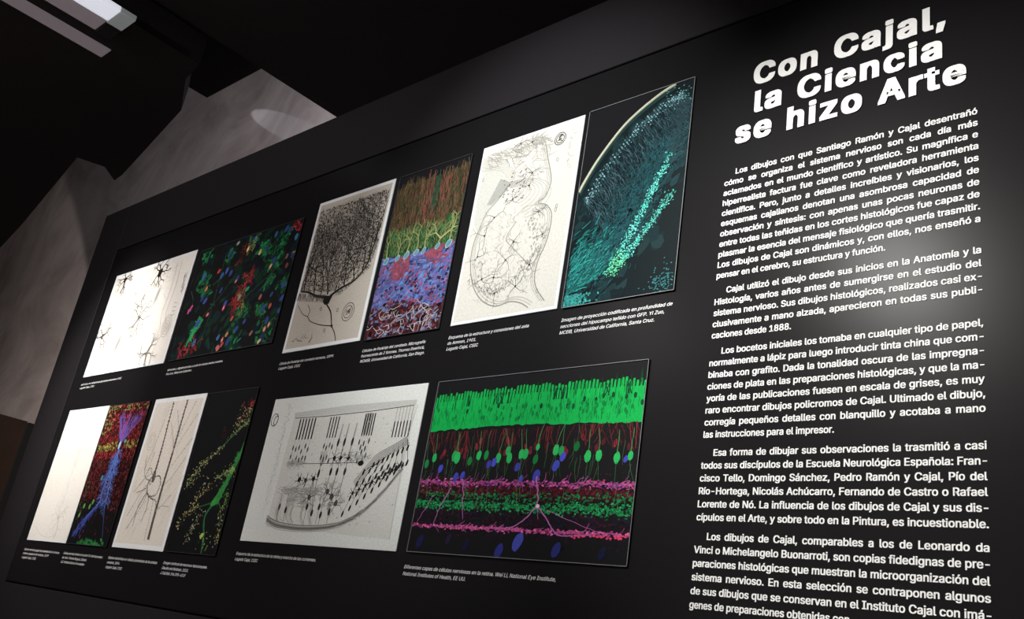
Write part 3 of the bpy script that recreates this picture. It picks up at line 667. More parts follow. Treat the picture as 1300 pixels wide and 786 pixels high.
for i in range(120):
    t = r.random(); a = 0.18 + 0.5 * t; v = 0.21 - 0.33 * t + 0.40 * t * t + r.gauss(0, 0.012)
    k.blob(a * A, v, 0.005, 0.003, r.uniform(0, 3), G2, 6)
for i in range(90):
    t = r.random(); a = 0.62 + 0.11 * math.sin(t * 3) ; v = 0.16 + 0.34 * t
    k.blob(a * A + r.gauss(0, 0.02), v, 0.007, 0.0035, 1.3, mixc(PAPER, BLK, 0.5), 6)
k.step()
k.line(k.smooth(ps([(0.49, 0.50), (0.42, 0.42), (0.50, 0.36), (0.60, 0.30), (0.69, 0.25)])), 0.004, 0.003, G2)
k.line(k.smooth(ps([(0.45, 0.52), (0.58, 0.57), (0.70, 0.55), (0.77, 0.47), (0.76, 0.38)])), 0.004, 0.003, G1)
for a, b, n_, l_ in ((0.57, 0.756, 5, 0.045), (0.415, 0.633, 6, 0.035), (0.257, 0.555, 3, 0.06), (0.188, 0.464, 3, 0.06), (0.154, 0.353, 3, 0.055), (0.242, 0.223, 4, 0.06), (0.396, 0.133, 4, 0.045), (0.59, 0.150, 5, 0.055), (0.691, 0.248, 5, 0.06), (0.768, 0.395, 6, 0.025), (0.698, 0.525, 7, 0.03), (0.50, 0.39, 5, 0.035), (0.56, 0.687, 3, 0.02), (0.40, 0.955, 5, 0.03), (0.52, 0.94, 4, 0.03), (0.45, 0.30, 4, 0.06), (0.36, 0.22, 4, 0.06)):
    k.cell(a * A, b, 0.0065, G3, n_, l_, 0.003, 1, a0=r.uniform(0, 6)); k.blob(a * A, b, 0.0055, 0.004, 0.5, L3(50, 50, 50), 7)
for i in range(44):
    a, b = r.uniform(0.28, 0.55), r.uniform(0.62, 0.80); k.blob(a * A, b, 0.007, 0.003, 0.4, G3, 6)
for i in range(26):
    a, b = r.uniform(0.10, 0.22), r.uniform(0.18, 0.34); k.blob(a * A, b, 0.006, 0.003, 1.0, G2, 6)
for rr in (0.034, 0.024): k.ring(0.795 * A, 0.906, rr, rr, 0, 0.004, L3(60, 60, 64), 22)
for i in range(6):
    pts, _ = k.wander(0.78 * A + r.uniform(-0.01, 0.01), 0.906 + r.uniform(-0.012, 0.012), 0.4, 0.022, 4, 0.8); k.line(pts, 0.005, 0.004, L3(70, 70, 74))
for i in range(14):
    pts, _ = k.wander((0.90 + r.uniform(-0.02, 0.03)) * A, 0.72 + i * 0.016, r.uniform(-0.5, 1.2), 0.02, 4, 0.9); k.line(pts, 0.003, 0.002, mixc(PAPER, BLK, 0.4))
for a, b in ((0.80, 0.79), (0.86, 0.53), (0.855, 0.51), (0.80, 0.105), (0.06, 0.80), (0.33, 0.10)):
    k.ring(a * A, b, 0.006, 0.011, 0.3, 0.003, G2, 8)
k.build('printed_drawing', R, -TH)

# 6 -- teal fluorescence of a curved brain region
R, k = picture('micrograph', (-0.9317, -0.7280, 0.5356, 0.8944), 'tall dark teal micrograph with pale curved edge, right end of upper row', GM, True, 66)
A = k.asp; r = k.r
k.sat, k.gain = 0.92, 1.0
outline(R, k, L3(130, 134, 136), 0.0013)
arc = k.smooth(ps([(0.004, 0.568), (0.05, 0.62), (0.163, 0.722), (0.346, 0.845), (0.508, 0.915), (0.70, 0.972), (0.83, 0.996)]), 10)
k.poly(ps([(0.004, 0.004), (0.996, 0.004), (0.996, 0.996), (0.83, 0.996)]) + arc[::-1][1:], L3(10, 22, 25)); k.step()
def arcd(a, b):       # signed depth below the arc
    best = 9
    for x, y in arc[::3]:
        q = math.hypot(x - a * A, y - b)
        best = min(best, q)
    return best
for i in range(520):
    a, b = r.random(), r.random()
    yy = 0.568 + 1.0 * a - 0.60 * a * a
    if b > yy - 0.06: continue
    if a + b * 0.2 > 0.88 and b < 0.5 or a > 0.55 and b < 0.22: continue
    k.blob(a * A, b, r.uniform(0.02, 0.05), r.uniform(0.012, 0.03), 0.9, jitc(r, r.choice((L3(14, 36, 38), L3(16, 44, 48), L3(20, 44, 46), L3(12, 28, 32))), 0.3), 7, 0.4)
    if i % 80 == 0: k.step()
k.step()
for w, c, of in ((0.034, L3(22, 54, 50), -0.012), (0.017, L3(140, 142, 124), 0.0), (0.008, L3(200, 194, 168), 0.002)):
    k.line([(x, y + of) for x, y in arc], w, w * 0.9, c); k.step()
for i in range(1500):     # radial fibres under the edge
    t = r.random(); q = arc[int(t * (len(arc) - 1))]
    dpt = r.uniform(0.07, 0.27) * (1.0 if r.random() < 0.6 else 0.7)
    u, v = q[0] + dpt * 0.62, q[1] - dpt * 0.80
    if u > A - 0.01 or v < 0.02: continue
    c = r.choice((L3(52, 82, 92), L3(36, 70, 76), L3(24, 52, 58), L3(66, 88, 94), L3(12, 30, 34), L3(8, 20, 24)))
    pts, _ = k.wander(u, v, -0.95 + r.uniform(-0.25, 0.25), r.uniform(0.02, 0.05), 3, 0.2); k.line(pts, 0.0025, 0.002, jitc(r, c, 0.35))
for i in range(300):
    t = r.random() ** 0.8; q = arc[int(t * (len(arc) - 1))]; dpt = 0.085 + r.gauss(0, 0.012)
    k.blob(q[0] + dpt * 0.62, q[1] - dpt * 0.8, 0.004, 0.003, 0.5, jitc(r, L3(130, 180, 186), 0.35), 6)
k.step()
for i in range(1500):      # haze of teal fibres inside
    t = r.random(); a = 0.30 + 0.5 * t + r.gauss(0, 0.10); b = 0.15 + 0.55 * t + r.gauss(0, 0.06)
    if not (0.02 < a < 0.98 and 0.02 < b < 0.95): continue
    pts, _ = k.wander(a * A, b, 0.9 + r.uniform(-0.8, 0.8), 0.025, 3, 0.4); k.line(pts, 0.0025, 0.002, jitc(r, L3(24, 74, 80), 0.4))
for i in range(420):
    t = r.random(); a = 0.88 + r.gauss(0, 0.05); b = 0.62 + 0.28 * t - 0.2 * (1 - a)
    pts, _ = k.wander(min(a, 0.97) * A, b, 0.5 + r.uniform(-0.3, 0.3), 0.03, 3, 0.3); k.line(pts, 0.0025, 0.002, jitc(r, L3(34, 60, 66), 0.4))
for i in range(1300):      # bright lower left cloud
    a, b = abs(r.gauss(0, 0.17)), abs(r.gauss(0.09, 0.09))
    if a > 0.6: continue
    c = jitc(r, r.choice((L3(20, 120, 116), L3(26, 150, 140), L3(16, 90, 88), L3(10, 60, 62))), 0.3)
    if b > 0.055: k.line(k.wander(0.01 + a * A, b + a * 0.2, 0.7 + r.uniform(-0.4, 0.4), r.uniform(0.02, 0.06), 3, 0.3)[0], 0.005, 0.003, c)
    else: k.blob(0.01 + a * A * 0.6, b, r.uniform(0.003, 0.007), r.uniform(0.003, 0.005), r.uniform(0, 3), mixc(c, L3(70, 180, 176), r.random() * 0.5), 6, 0.3)
k.step()
for i in range(1000):      # the two bright rows of cell bodies
    t = r.random()
    if i % 2: a, b = 0.40 + 0.44 * t + 0.02 * math.sin(t * 3), 0.125 + 0.515 * t
    else: a, b = 0.435 + 0.46 * t ** 0.9, 0.12 + 0.33 * t
    br = 1.0 if i % 2 else 1 - 0.4 * t
    c = mixc(L3(40, 170, 150), L3(120, 225, 215), r.random() ** 2)
    if t < 0.2: c = mixc(c, L3(90, 190, 90), 0.5)
    k.blob(a * A + r.gauss(0, 0.011), b + r.gauss(0, 0.010), r.uniform(0.0018, 0.0048), r.uniform(0.0016, 0.004), r.uniform(0, 3), jitc(r, tuple(x * br for x in c), 0.45), 6, 0.3)
for i in range(120):
    a, b = r.gauss(0.9, 0.06), abs(r.gauss(0.05, 0.03))
    if a < 0.98: k.blob(a * A, b, 0.004, 0.003, 0, jitc(r, L3(40, 100, 104), 0.4), 6)
for i in range(40):
    k.blob(r.uniform(0.75, 0.98) * A, 0.93 + r.gauss(0, 0.02) + 0.0, 0.004, 0.003, 0, jitc(r, L3(90, 150, 150), 0.4), 6)
k.build('printed_micrograph', R, -TH)

# 7 -- very pale drawing, lower row
R, k = picture('drawing', (-2.6755, -2.4331, 0.1167, 0.4707), 'nearly blank overexposed drawing with one faint cell, left end of the lower row', GD, False, 77)
A = k.asp; r = k.r
PAPER = L3(226, 220, 210)
sheet(k, PAPER, 0.014)
c1 = mixc(PAPER, BLK, 0.45); c2 = mixc(PAPER, BLK, 0.2)
k.blob(0.63 * A, 0.172, 0.012, 0.014, 0, c1)
for t in (0.1, 0.6, 1.2, 1.9, 2.5, 2.9, 3.5, 4.2, 5.0, 5.7):
    k.branch(0.63 * A, 0.172, t, 0.07, 0.006, 2, mixc(PAPER, BLK, r.uniform(0.2, 0.42)), 0.3)
k.line(k.smooth(ps([(0.63, 0.18), (0.62, 0.35), (0.60, 0.6), (0.61, 0.85)])), 0.006, 0.003, c2)
for i in range(30):
    b = r.uniform(0.25, 0.9); k.branch(0.615 * A, b, 1.57 + r.choice((-1, 1)) * r.uniform(0.4, 1.0), 0.04, 0.003, 1, c2)
k.line(k.smooth(ps([(0.12, 0.1), (0.3, 0.05), (0.5, 0.03), (0.7, 0.05)])), 0.004, 0.003, c2)
for i in range(40):
    pts, _ = k.wander(r.uniform(0.05, 0.95) * A, r.uniform(0.03, 0.5), r.uniform(0, 6), 0.05, 4, 0.4); k.line(pts, 0.003, 0.002, mixc(PAPER, BLK, 0.14))
k.build('printed_drawing', R, -TH)

# 8 -- red micrograph with a blue cell
R, k = picture('micrograph', (-2.4275, -2.2090, 0.1170, 0.4690), 'tall red micrograph with a branching blue-violet cell and yellow band, lower row', GM, True, 88)
A = k.asp; r = k.r
k.sat, k.gain = 0.85, 0.9
outline(R, k, L3(60, 56, 58), 0.0014)
k.rect(0.003, 0.30, A - 0.003, 0.997, L3(48, 12, 16)); k.step()
for i in range(4200):
    a, b = r.random(), r.random()
    if b < 0.22 + 0.12 * (1 - a) and r.random() < 0.93: continue
    if a > 0.6 and b < 0.6 and r.random() < 0.55: continue
    q = 1 if b > 0.6 else 0.55
    c = r.choice((L3(150, 26, 34), L3(120, 22, 30), L3(96, 18, 24), L3(60, 14, 18), L3(176, 44, 40), L3(90, 50, 30)))
    if b < 0.6: c = r.choice((L3(110, 24, 26), L3(80, 20, 22), L3(90, 56, 34), L3(40, 14, 16), L3(110, 40, 50), L3(30, 12, 16)))
    band = abs(b - (0.675 + 0.03 * a))
    if band < 0.03 and (a < 0.5 or a > 0.68 and r.random() < 0.7): c = r.choice((L3(170, 164, 56), L3(140, 150, 48), L3(120, 100, 40), L3(150, 60, 40)))
    if a < 0.22 and b > 0.78 and r.random() < 0.4 or b > 0.95 and r.random() < 0.3: c = r.choice((L3(150, 140, 60), L3(120, 140, 70)))
    k.blob(a * A, b, r.uniform(0.003, 0.009), r.uniform(0.004, 0.013), r.uniform(-0.3, 0.3), jitc(r, c, 0.35), 6, 0.35)
    if i % 300 == 0: k.step()
for i in range(26): k.blob(r.random() * A, r.uniform(0.93, 0.985), 0.010, 0.008, 0, L3(26, 14, 14), 6); 
k.step()
for i in range(60):
    a = r.gauss(0.55, 0.16); k.blob(a * A, abs(r.gauss(0.012, 0.014)), 0.02, 0.012, 0, jitc(r, L3(26, 110, 50), 0.4), 7, 0.4)
for a, b in ((0.157, 0.263), (0.348, 0.293), (0.30, 0.26), (0.10, 0.2)): k.blob(a * A, b, 0.014, 0.020, -0.2, L3(84, 150, 60), 9)
for i in range(40): k.blob(r.uniform(0.02, 0.14) * A, r.uniform(0.2, 0.5), 0.006, 0.006, 0, L3(70, 80, 44), 6)
k.step()
VI = L3(112, 84, 170); BU = L3(84, 118, 200); PK = L3(200, 60, 150)
for i in range(34):
    x = r.uniform(0.34, 0.97); pts = k.smooth(ps([(0.57, 0.70), (0.57 + (x - 0.57) * 0.5, 0.80), (x, r.uniform(0.86, 0.95))]), 5)
    pts = [(u + r.gauss(0, 0.004), v) for u, v in pts]
    k.line(pts, 0.006, 0.003, jitc(r, mixc(VI, PK if r.random() < 0.3 else L3(84, 90, 190), r.random() * 0.8), 0.25))
k.line(ps([(0.56, 0.70), (0.55, 0.78), (0.54, 0.86)]), 0.02, 0.008, VI)
for i in range(50):
    t = r.random(); x = 0.57 + (r.choice((-0.17, 0.22))) * t; k.branch(x * A, 0.72 + 0.17 * t, 1.57 + r.uniform(-1.0, 1.0), 0.035, 0.005, 1, jitc(r, VI, 0.3), 0.3)
k.step()
k.line(k.smooth(ps([(0.57, 0.69), (0.60, 0.60), (0.62, 0.48), (0.64, 0.38), (0.66, 0.29)])), 0.020, 0.008, BU)
k.line(k.smooth(ps([(0.60, 0.62), (0.55, 0.52), (0.50, 0.42), (0.50, 0.34), (0.52, 0.29)])), 0.014, 0.008, BU)
k.line(k.smooth(ps([(0.54, 0.30), (0.36, 0.22), (0.18, 0.13), (0.10, 0.05)])), 0.014, 0.006, L3(70, 90, 176))
k.line(k.smooth(ps([(0.45, 0.25), (0.28, 0.14), (0.26, 0.05)])), 0.010, 0.004, L3(64, 84, 160))
k.line(k.smooth(ps([(0.66, 0.29), (0.72, 0.2), (0.78, 0.13), (0.84, 0.06)])), 0.008, 0.004, L3(70, 84, 150))
for i in range(120):
    t = r.random(); s_ = r.choice((0.0, -0.09)) * min(1, t * 2)
    k.branch((0.59 + 0.07 * t + s_ * 1.5) * A, 0.66 - 0.38 * t, -1.57 + r.choice((-1, 1)) * r.uniform(0.4, 1.1), 0.05, 0.0045, 1, jitc(r, BU, 0.3), 0.3)
for i in range(50):
    t = r.random(); k.branch((0.54 - 0.4 * t) * A, 0.30 - 0.2 * t, -2.2 + r.uniform(-0.6, 0.6), 0.04, 0.005, 1, jitc(r, L3(60, 76, 160), 0.3), 0.3)
k.step()
k.blob(0.57 * A, 0.693, 0.016, 0.03, -0.2, L3(170, 210, 230)); k.blob(0.383 * A, 0.461, 0.016, 0.02, 0, L3(50, 130, 150)); k.blob(0.68 * A, 0.72, 0.02, 0.014, 0, L3(90, 150, 150))
k.build('printed_micrograph', R, -TH)

# 9 -- pencil drawing of upright spiny branches
R, k = picture('drawing', (-2.1843, -1.9460, 0.1186, 0.4706), 'tall cream drawing of two upright spiny grey branches, lower row', GD, False, 99)
A = k.asp; r = k.r
PAPER = L3(216, 208, 196)
sheet(k, PAPER, 0.03)
D = L3(84, 80, 76); D2 = mixc(PAPER, BLK, 0.42)
for i in range(46):
    a = r.uniform(0.05, 0.9); b = r.uniform(0.05, 0.9)
    pts, _ = k.wander(a * A, b, 1.3 + r.uniform(-0.35, 0.35), r.uniform(0.1, 0.3), 8, 0.15); k.line(pts, 0.004, 0.002, mixc(PAPER, BLK, r.uniform(0.12, 0.28)))
k.step()
def spiny(pts, w0, w1, c, dens=70, sl=0.014):
    q = k.smooth(ps(pts)); k.line(q, w0, w1, c)
    for i in range(dens):
        p_ = r.choice(q); t = r.choice((0.2, 3.0)) + r.uniform(-0.4, 0.4)
        k.line([p_, (p_[0] + sl * math.cos(t), p_[1] + sl * math.sin(t))], 0.004, 0.004, c)
spiny([(0.672, 0.065), (0.66, 0.2), (0.655, 0.4), (0.66, 0.6), (0.657, 0.80), (0.656, 0.965)], 0.030, 0.012, D, 150)
spiny([(0.43, 0.45), (0.425, 0.6), (0.41, 0.78), (0.391, 0.965)], 0.018, 0.010, D, 70)
spiny([(0.66, 0.62), (0.62, 0.68), (0.46, 0.82)], 0.008, 0.006, D2, 20, 0.01)
for p_ in ([(0.83, 0.95), (0.68, 0.72)], [(0.93, 0.86), (0.7, 0.66)], [(0.93, 0.58), (0.78, 0.46), (0.66, 0.40)], [(0.87, 0.27), (0.72, 0.27), (0.66, 0.24)], [(0.85, 0.34), (0.70, 0.25)], [(0.2, 0.5), (0.27, 0.70), (0.34, 0.95)], [(0.12, 0.36), (0.25, 0.44), (0.42, 0.50)], [(0.6, 0.06), (0.58, 0.2), (0.56, 0.3)], [(0.2, 0.40), (0.28, 0.5), (0.30, 0.62)], [(0.12, 0.2), (0.25, 0.34), (0.38, 0.42)], [(0.2, 0.12), (0.3, 0.26), (0.42, 0.38)], [(0.95, 0.7), (0.7, 0.52)], [(0.52, 0.9), (0.64, 0.78)]):
    spiny(p_, 0.006, 0.003, D2, 26, 0.009)
k.step()
k.poly(ps([(0.405, 0.50), (0.44, 0.50), (0.47, 0.455), (0.45, 0.42), (0.42, 0.425), (0.395, 0.46)]), D)
for p_, w0, w1 in (([(0.42, 0.47), (0.37, 0.435), (0.35, 0.40), (0.39, 0.36), (0.44, 0.335)], 0.012, 0.010), ([(0.45, 0.45), (0.52, 0.465), (0.58, 0.44), (0.60, 0.40)], 0.009, 0.006), ([(0.44, 0.335), (0.52, 0.33), (0.58, 0.345), (0.60, 0.39)], 0.008, 0.005), ([(0.44, 0.335), (0.52, 0.315), (0.60, 0.305), (0.64, 0.27)], 0.009, 0.006),
                   ([(0.39, 0.36), (0.33, 0.315), (0.29, 0.24), (0.30, 0.16)], 0.007, 0.003), ([(0.36, 0.385), (0.27, 0.37), (0.16, 0.35)], 0.006, 0.003), ([(0.38, 0.44), (0.28, 0.45), (0.20, 0.52), (0.17, 0.60)], 0.006, 0.003), ([(0.40, 0.35), (0.34, 0.25), (0.18, 0.12)], 0.005, 0.002), ([(0.44, 0.335), (0.47, 0.26), (0.44, 0.17)], 0.006, 0.003), ([(0.39, 0.47), (0.33, 0.52), (0.27, 0.50)], 0.005, 0.003)):
    q = [(u + r.gauss(0, 0.003), v + r.gauss(0, 0.002)) for u, v in k.smooth(ps(p_), 4)]; k.line(q, w0, w1, D)
    for i in range(8): k.line(k.wander(*r.choice(q), r.uniform(0, 6.28), 0.03, 3, 0.5)[0], 0.003, 0.0015, D2)
k.ring(0.40 * A, 0.42, 0.010, 0.014, 0.3, 0.005, D)
for rr in (0.055, 0.04): k.ring(0.17 * A, 0.70, rr * 0.85, rr * 1.1, 0.1, 0.003, mixc(PAPER, BLK, 0.35), 22)
for i in range(6):
    pts, _ = k.wander(0.15 * A, 0.70 + r.uniform(-0.02, 0.02), 0.6, 0.02, 4, 0.8); k.line(pts, 0.003, 0.002, mixc(PAPER, BLK, 0.35))
k.build('printed_drawing', R, -TH)

# 10 -- black micrograph with one green branching cell
R, k = picture('micrograph', (-1.9322, -1.7368, 0.1200, 0.4686), 'tall black micrograph with one green branching cell and yellow specks, lower row', GM, True, 110)
A = k.asp; r = k.r
k.sat, k.gain = 0.85, 1.1
outline(R, k, L3(52, 52, 54), 0.0014)
def speck(path, n, spread, cs, sz=1.0):
    q = k.smooth(ps(path), 12)
    for i in range(n):
        p_ = r.choice(q)
        k.blob(p_[0] + r.gauss(0, spread), p_[1] + r.gauss(0, spread), r.uniform(0.0025, 0.0075) * sz, r.uniform(0.002, 0.0042) * sz, r.uniform(0, 3), jitc(r, r.choice(cs), 0.3), 6, 0.3)
YC = (L3(170, 170, 90), L3(150, 150, 80), L3(180, 160, 130), L3(110, 130, 50), L3(140, 110, 60))
br1 = [(0.99, 0.80), (0.80, 0.735), (0.566, 0.637), (0.35, 0.56), (0.21, 0.514), (0.04, 0.40)]
k.line(k.smooth(ps(br1)), 0.012, 0.004, L3(30, 96, 50)); speck(br1, 130, 0.013, YC)
k.line(k.smooth(ps([(0.99, 0.66), (0.97, 0.58), (0.912, 0.495), (0.83, 0.41), (0.76, 0.322)])), 0.016, 0.040, L3(28, 120, 44))
k.line(k.smooth(ps([(0.90, 0.50), (0.75, 0.47), (0.60, 0.443)])), 0.020, 0.006, L3(30, 104, 46))
k.line(k.smooth(ps([(0.74, 0.31), (0.5, 0.28), (0.257, 0.265)])), 0.012, 0.005, L3(26, 80, 44))
k.line(k.smooth(ps([(0.74, 0.31), (0.60, 0.22), (0.68, 0.10), (0.72, 0.005)])), 0.018, 0.012, L3(28, 96, 52))
k.line(k.smooth(ps([(0.76, 0.32), (0.87, 0.26), (0.93, 0.16)])), 0.010, 0.004, L3(28, 90, 46))
k.step()
for i in range(70):
    t = r.random(); k.branch((0.76 + 0.2 * t) * A, 0.31 + 0.3 * t, r.uniform(0, 6.28), 0.02, 0.006, 1, jitc(r, L3(36, 130, 52), 0.35), 0.4)
k.blob(0.75 * A, 0.325, 0.050, 0.032, 0.8, L3(30, 130, 44), 12, 0.2); k.blob(0.69 * A, 0.30, 0.03, 0.018, 0.6, L3(34, 140, 48), 10, 0.2)
k.blob(0.90 * A, 0.49, 0.026, 0.016, 0.7, L3(110, 160, 40), 9, 0.2)
k.step()
speck([(0.99, 0.86), (0.90, 0.84), (0.80, 0.80), (0.75, 0.76)], 70, 0.02, YC); speck([(0.99, 0.9), (0.9, 0.905)], 34, 0.014, (L3(176, 40, 36), L3(150, 40, 36)))
speck([(0.8, 0.88), (0.74, 0.8)], 24, 0.02, (L3(130, 50, 40), L3(150, 120, 80)))
speck([(0.5, 0.74), (0.55, 0.70)], 12, 0.014, (L3(96, 24, 26),))
speck([(0.9, 0.5), (0.6, 0.44)], 60, 0.018, YC); speck([(0.5, 0.40), (0.38, 0.334), (0.25, 0.27)], 70, 0.025, YC)
speck([(0.4, 0.28), (0.2, 0.22), (0.08, 0.15)], 60, 0.016, YC); speck([(0.55, 0.26), (0.42, 0.17), (0.36, 0.06)], 60, 0.016, (L3(170, 170, 140), L3(150, 140, 110), L3(100, 120, 60)))
speck([(0.87, 0.26), (0.95, 0.15), (0.96, 0.06)], 60, 0.014, YC); speck([(0.64, 0.10), (0.70, 0.06), (0.78, 0.09)], 34, 0.022, (L3(110, 150, 50), L3(150, 160, 80), L3(40, 110, 60)))
speck([(0.25, 0.5), (0.1, 0.42)], 40, 0.03, YC); speck([(0.9, 0.36), (0.94, 0.28)], 36, 0.014, (L3(60, 120, 50), L3(120, 140, 50)))
k.blob(0.642 * A, 0.105, 0.020, 0.016, 1, L3(160, 170, 60), 9, 0.2)
k.build('printed_micrograph', R, -TH)

# 11 -- wide retina drawing
R, k = picture('drawing', (-1.6636, -1.2071, 0.1526, 0.4364), 'wide grey-white ink drawing of layered retina cells with handwriting down its left margin, lower row', GD, False, 121)
A = k.asp; r = k.r
PM = L3(212, 214, 208); PAPER = L3(200, 199, 192)
k.rect(0.004, 0.004, A - 0.004, 0.996, PM); k.step()
k.poly(ps([(0.165, 0.10), (0.18, 0.885), (0.55, 0.905), (0.955, 0.90), (0.955, 0.062), (0.55, 0.085)]), PAPER); k.step()
k.poly(ps([(0.18, 0.885), (0.55, 0.905), (0.955, 0.90), (0.955, 0.868), (0.55, 0.855), (0.18, 0.85)]), L3(186, 186, 180)); k.step()
G1 = mixc(PAPER, BLK, 0.5); G2 = L3(70, 69, 66)
k.line(ps([(0.19, 0.845), (0.4, 0.842), (0.7, 0.85), (0.945, 0.865)]), 0.005, 0.005, G2)
k.line(ps([(0.965, 0.87), (0.94, 0.64), (0.955, 0.06)]), 0.003, 0.003, G1)
def rods(a0, a1, n_, vt, vb, w, skew=0.0):
    for i in range(n_):
        a = a0 + (a1 - a0) * i / max(n_ - 1, 1)
        k.line(ps([(a + skew, vt), (a, vb)]), w, w, BLK)
        x, v = a - 0.002, vb
        k.line(ps([(x, v), (x - 0.012, 0.52)]), 0.003, 0.003, G1)
        for j in range(2):
            vv = 0.645 - 0.07 * j + r.uniform(-0.015, 0.015) - (i % 2) * 0.03
            k.blob((x - 0.004 - 0.003 * j) * A, vv, 0.020, 0.008, 1.5, G2, 8)
rods(0.232, 0.338, 6, 0.835, 0.690, 0.014)
rods(0.445, 0.500, 4, 0.832, 0.690, 0.011)
rods(0.669, 0.727, 5, 0.835, 0.690, 0.011)
for i in range(6):
    a = 0.853 + 0.018 * i; k.line(ps([(a, 0.86), (a, 0.68)]), 0.003, 0.003, G2); k.line(ps([(a, 0.77), (a, 0.67)]), 0.010, 0.010, BLK)
for i in range(6): k.line(ps([(0.675 + 0.006 * i, 0.84), (0.672 + 0.006 * i, 0.70)]), 0.004, 0.004, G2)
for a in (0.535, 0.575, 0.625):
    k.line(ps([(a, 0.78), (a - 0.005, 0.66)]), 0.010, 0.018, G1); k.blob((a - 0.006) * A, 0.655, 0.03, 0.012, 1.5, BLK, 8)
    k.line(ps([(a - 0.006, 0.66), (a - 0.012, 0.46), (a - 0.02, 0.30)]), 0.006, 0.004, G2)
    k.cell((a - 0.008) * A, 0.552, 0.016, BLK, 6, 0.03, 0.005, 1); k.blob((a - 0.012) * A, 0.465, 0.028, 0.013, 1.5, BLK, 8)
k.line(ps([(0.22, 0.525), (0.45, 0.52), (0.70, 0.52)]), 0.004, 0.004, G2)
for i in range(60):
    pts, _ = k.wander(r.uniform(0.20, 0.31) * A, 0.525 + r.gauss(0, 0.014), r.uniform(-0.4, 0.4), 0.06, 4, 0.5); k.line(pts, 0.003, 0.002, G1)
for i in range(50):
    pts, _ = k.wander(r.uniform(0.58, 0.74) * A, 0.55 + r.gauss(0, 0.012), r.uniform(-0.5, 0.5), 0.05, 4, 0.5); k.line(pts, 0.003, 0.002, G1)
k.blob(0.70 * A, 0.515, 0.03, 0.018, 0, BLK, 8)
for i in range(5): k.line(ps([(0.43 + 0.009 * i, 0.60), (0.44 + 0.006 * i, 0.53), (0.447, 0.50)]), 0.003, 0.003, G2)
k.line(ps([(0.447, 0.53), (0.445, 0.30), (0.46, 0.2)]), 0.005, 0.004, G2); k.blob(0.446 * A, 0.455, 0.03, 0.012, 1.5, BLK, 8)
k.step()
for i in range(90):
    pts, _ = k.wander(r.uniform(0.18, 0.45) * A, 0.345 + r.gauss(0, 0.012), r.uniform(-0.25, 0.25), 0.12, 5, 0.25); k.line(pts, 0.003, 0.002, G1)
for i in range(60):
    pts, _ = k.wander(r.uniform(0.26, 0.42) * A, 0.29 + r.gauss(0, 0.02), r.uniform(-0.25, 0.25), 0.08, 5, 0.25); k.line(pts, 0.003, 0.002, G1)
for a, b in ((0.325, 0.415), (0.37, 0.41), (0.42, 0.42)):
    k.cell(a * A, b, 0.018, BLK, 5, 0.025, 0.006, 1); k.line(ps([(a, b), (a - 0.006, 0.33)]), 0.005, 0.003, G2)
for a, b in ((0.531, 0.338), (0.565, 0.305), (0.60, 0.265), (0.42, 0.30)):
    k.cell(a * A, b, 0.020, G2, 7, 0.04, 0.005, 2)
for i in range(70):
    a = r.uniform(0.20, 0.48); k.line(k.smooth(ps([(a, r.uniform(0.22, 0.33)), (a - 0.006, 0.18), (a + 0.03, 0.10 + r.uniform(0, 0.05))]), 4), 0.003, 0.002, G1) if i < 26 else None
for a, b in ((0.23, 0.235), (0.28, 0.215), (0.46, 0.20), (0.50, 0.24), (0.52, 0.19), (0.42, 0.24), (0.57, 0.21)):
    k.blob(a * A, b, 0.024, 0.013, 1.5, BLK, 8); k.line(ps([(a, b), (a, 0.12 + r.uniform(0, 0.02))]), 0.004, 0.003, G2); k.line(ps([(a, b), (a - 0.005, 0.33)]), 0.004, 0.003, G2)
fl = [(0.16, 0.155), (0.24, 0.12), (0.40, 0.105), (0.58, 0.12), (0.70, 0.165), (0.80, 0.25), (0.88, 0.36), (0.95, 0.48)]
for i in range(26):
    o_ = r.gauss(0, 0.016) ; k.line([(u + r.gauss(0, 0.004), v) for u, v in k.smooth(ps([(a, b + o_ * (1 - 0.7 * a)) for a, b in fl]), 5)], 0.004, 0.003, G1 if i % 3 else G2)
up = [(0.94, 0.67), (0.87, 0.62), (0.79, 0.57), (0.74, 0.50), (0.68, 0.40)]
for i in range(6):
    k.line(k.smooth(ps([(a + 0.004 * i, b - 0.008 * i) for a, b in up]), 5), 0.004, 0.003, G2)
for i in range(8):
    a0 = 0.70 + 0.034 * i; t = i / 7
    top_ = (0.945 - 0.02 * (7 - i), 0.655 - 0.02 * (7 - i))
    mid = (a0 + 0.03, 0.46 + 0.05 * t); lo = (a0 - 0.05 + 0.02 * t, 0.18 + 0.27 * t)
    pts = k.smooth(ps([top_, mid, (a0 - 0.01, 0.33 + 0.16 * t), lo]), 5); k.line(pts, 0.005, 0.003, G2)
    for j, q in enumerate(pts[2::3]):
        k.blob(q[0], q[1], 0.022, 0.009, 1.25, BLK, 8)
    k.cell(pts[-6][0], pts[-6][1], 0.012, BLK, 6, 0.02, 0.005, 1)
for i in range(40):
    a, b = r.uniform(0.18, 0.95), r.uniform(0.12, 0.84)
    k.blob(a * A, b, 0.008, 0.004, r.uniform(0, 1), G1, 6)
k.step()
for i in range(48):
    k.line(k.wander((0.125 + r.uniform(-0.012, 0.014)) * A, 0.22 + i * 0.0155, 1.3 + r.uniform(-1.2, 1.2), 0.03, 4, 1.0)[0], 0.004, 0.003, mixc(PM, BLK, 0.28))
k.ring(0.035 * A, 0.845, 0.040, 0.045, 0, 0.006, L3(70, 70, 72), 20); k.ring(0.045 * A, 0.84, 0.022, 0.034, -0.2, 0.007, L3(80, 80, 82), 16)
k.build('printed_drawing', R, -TH)

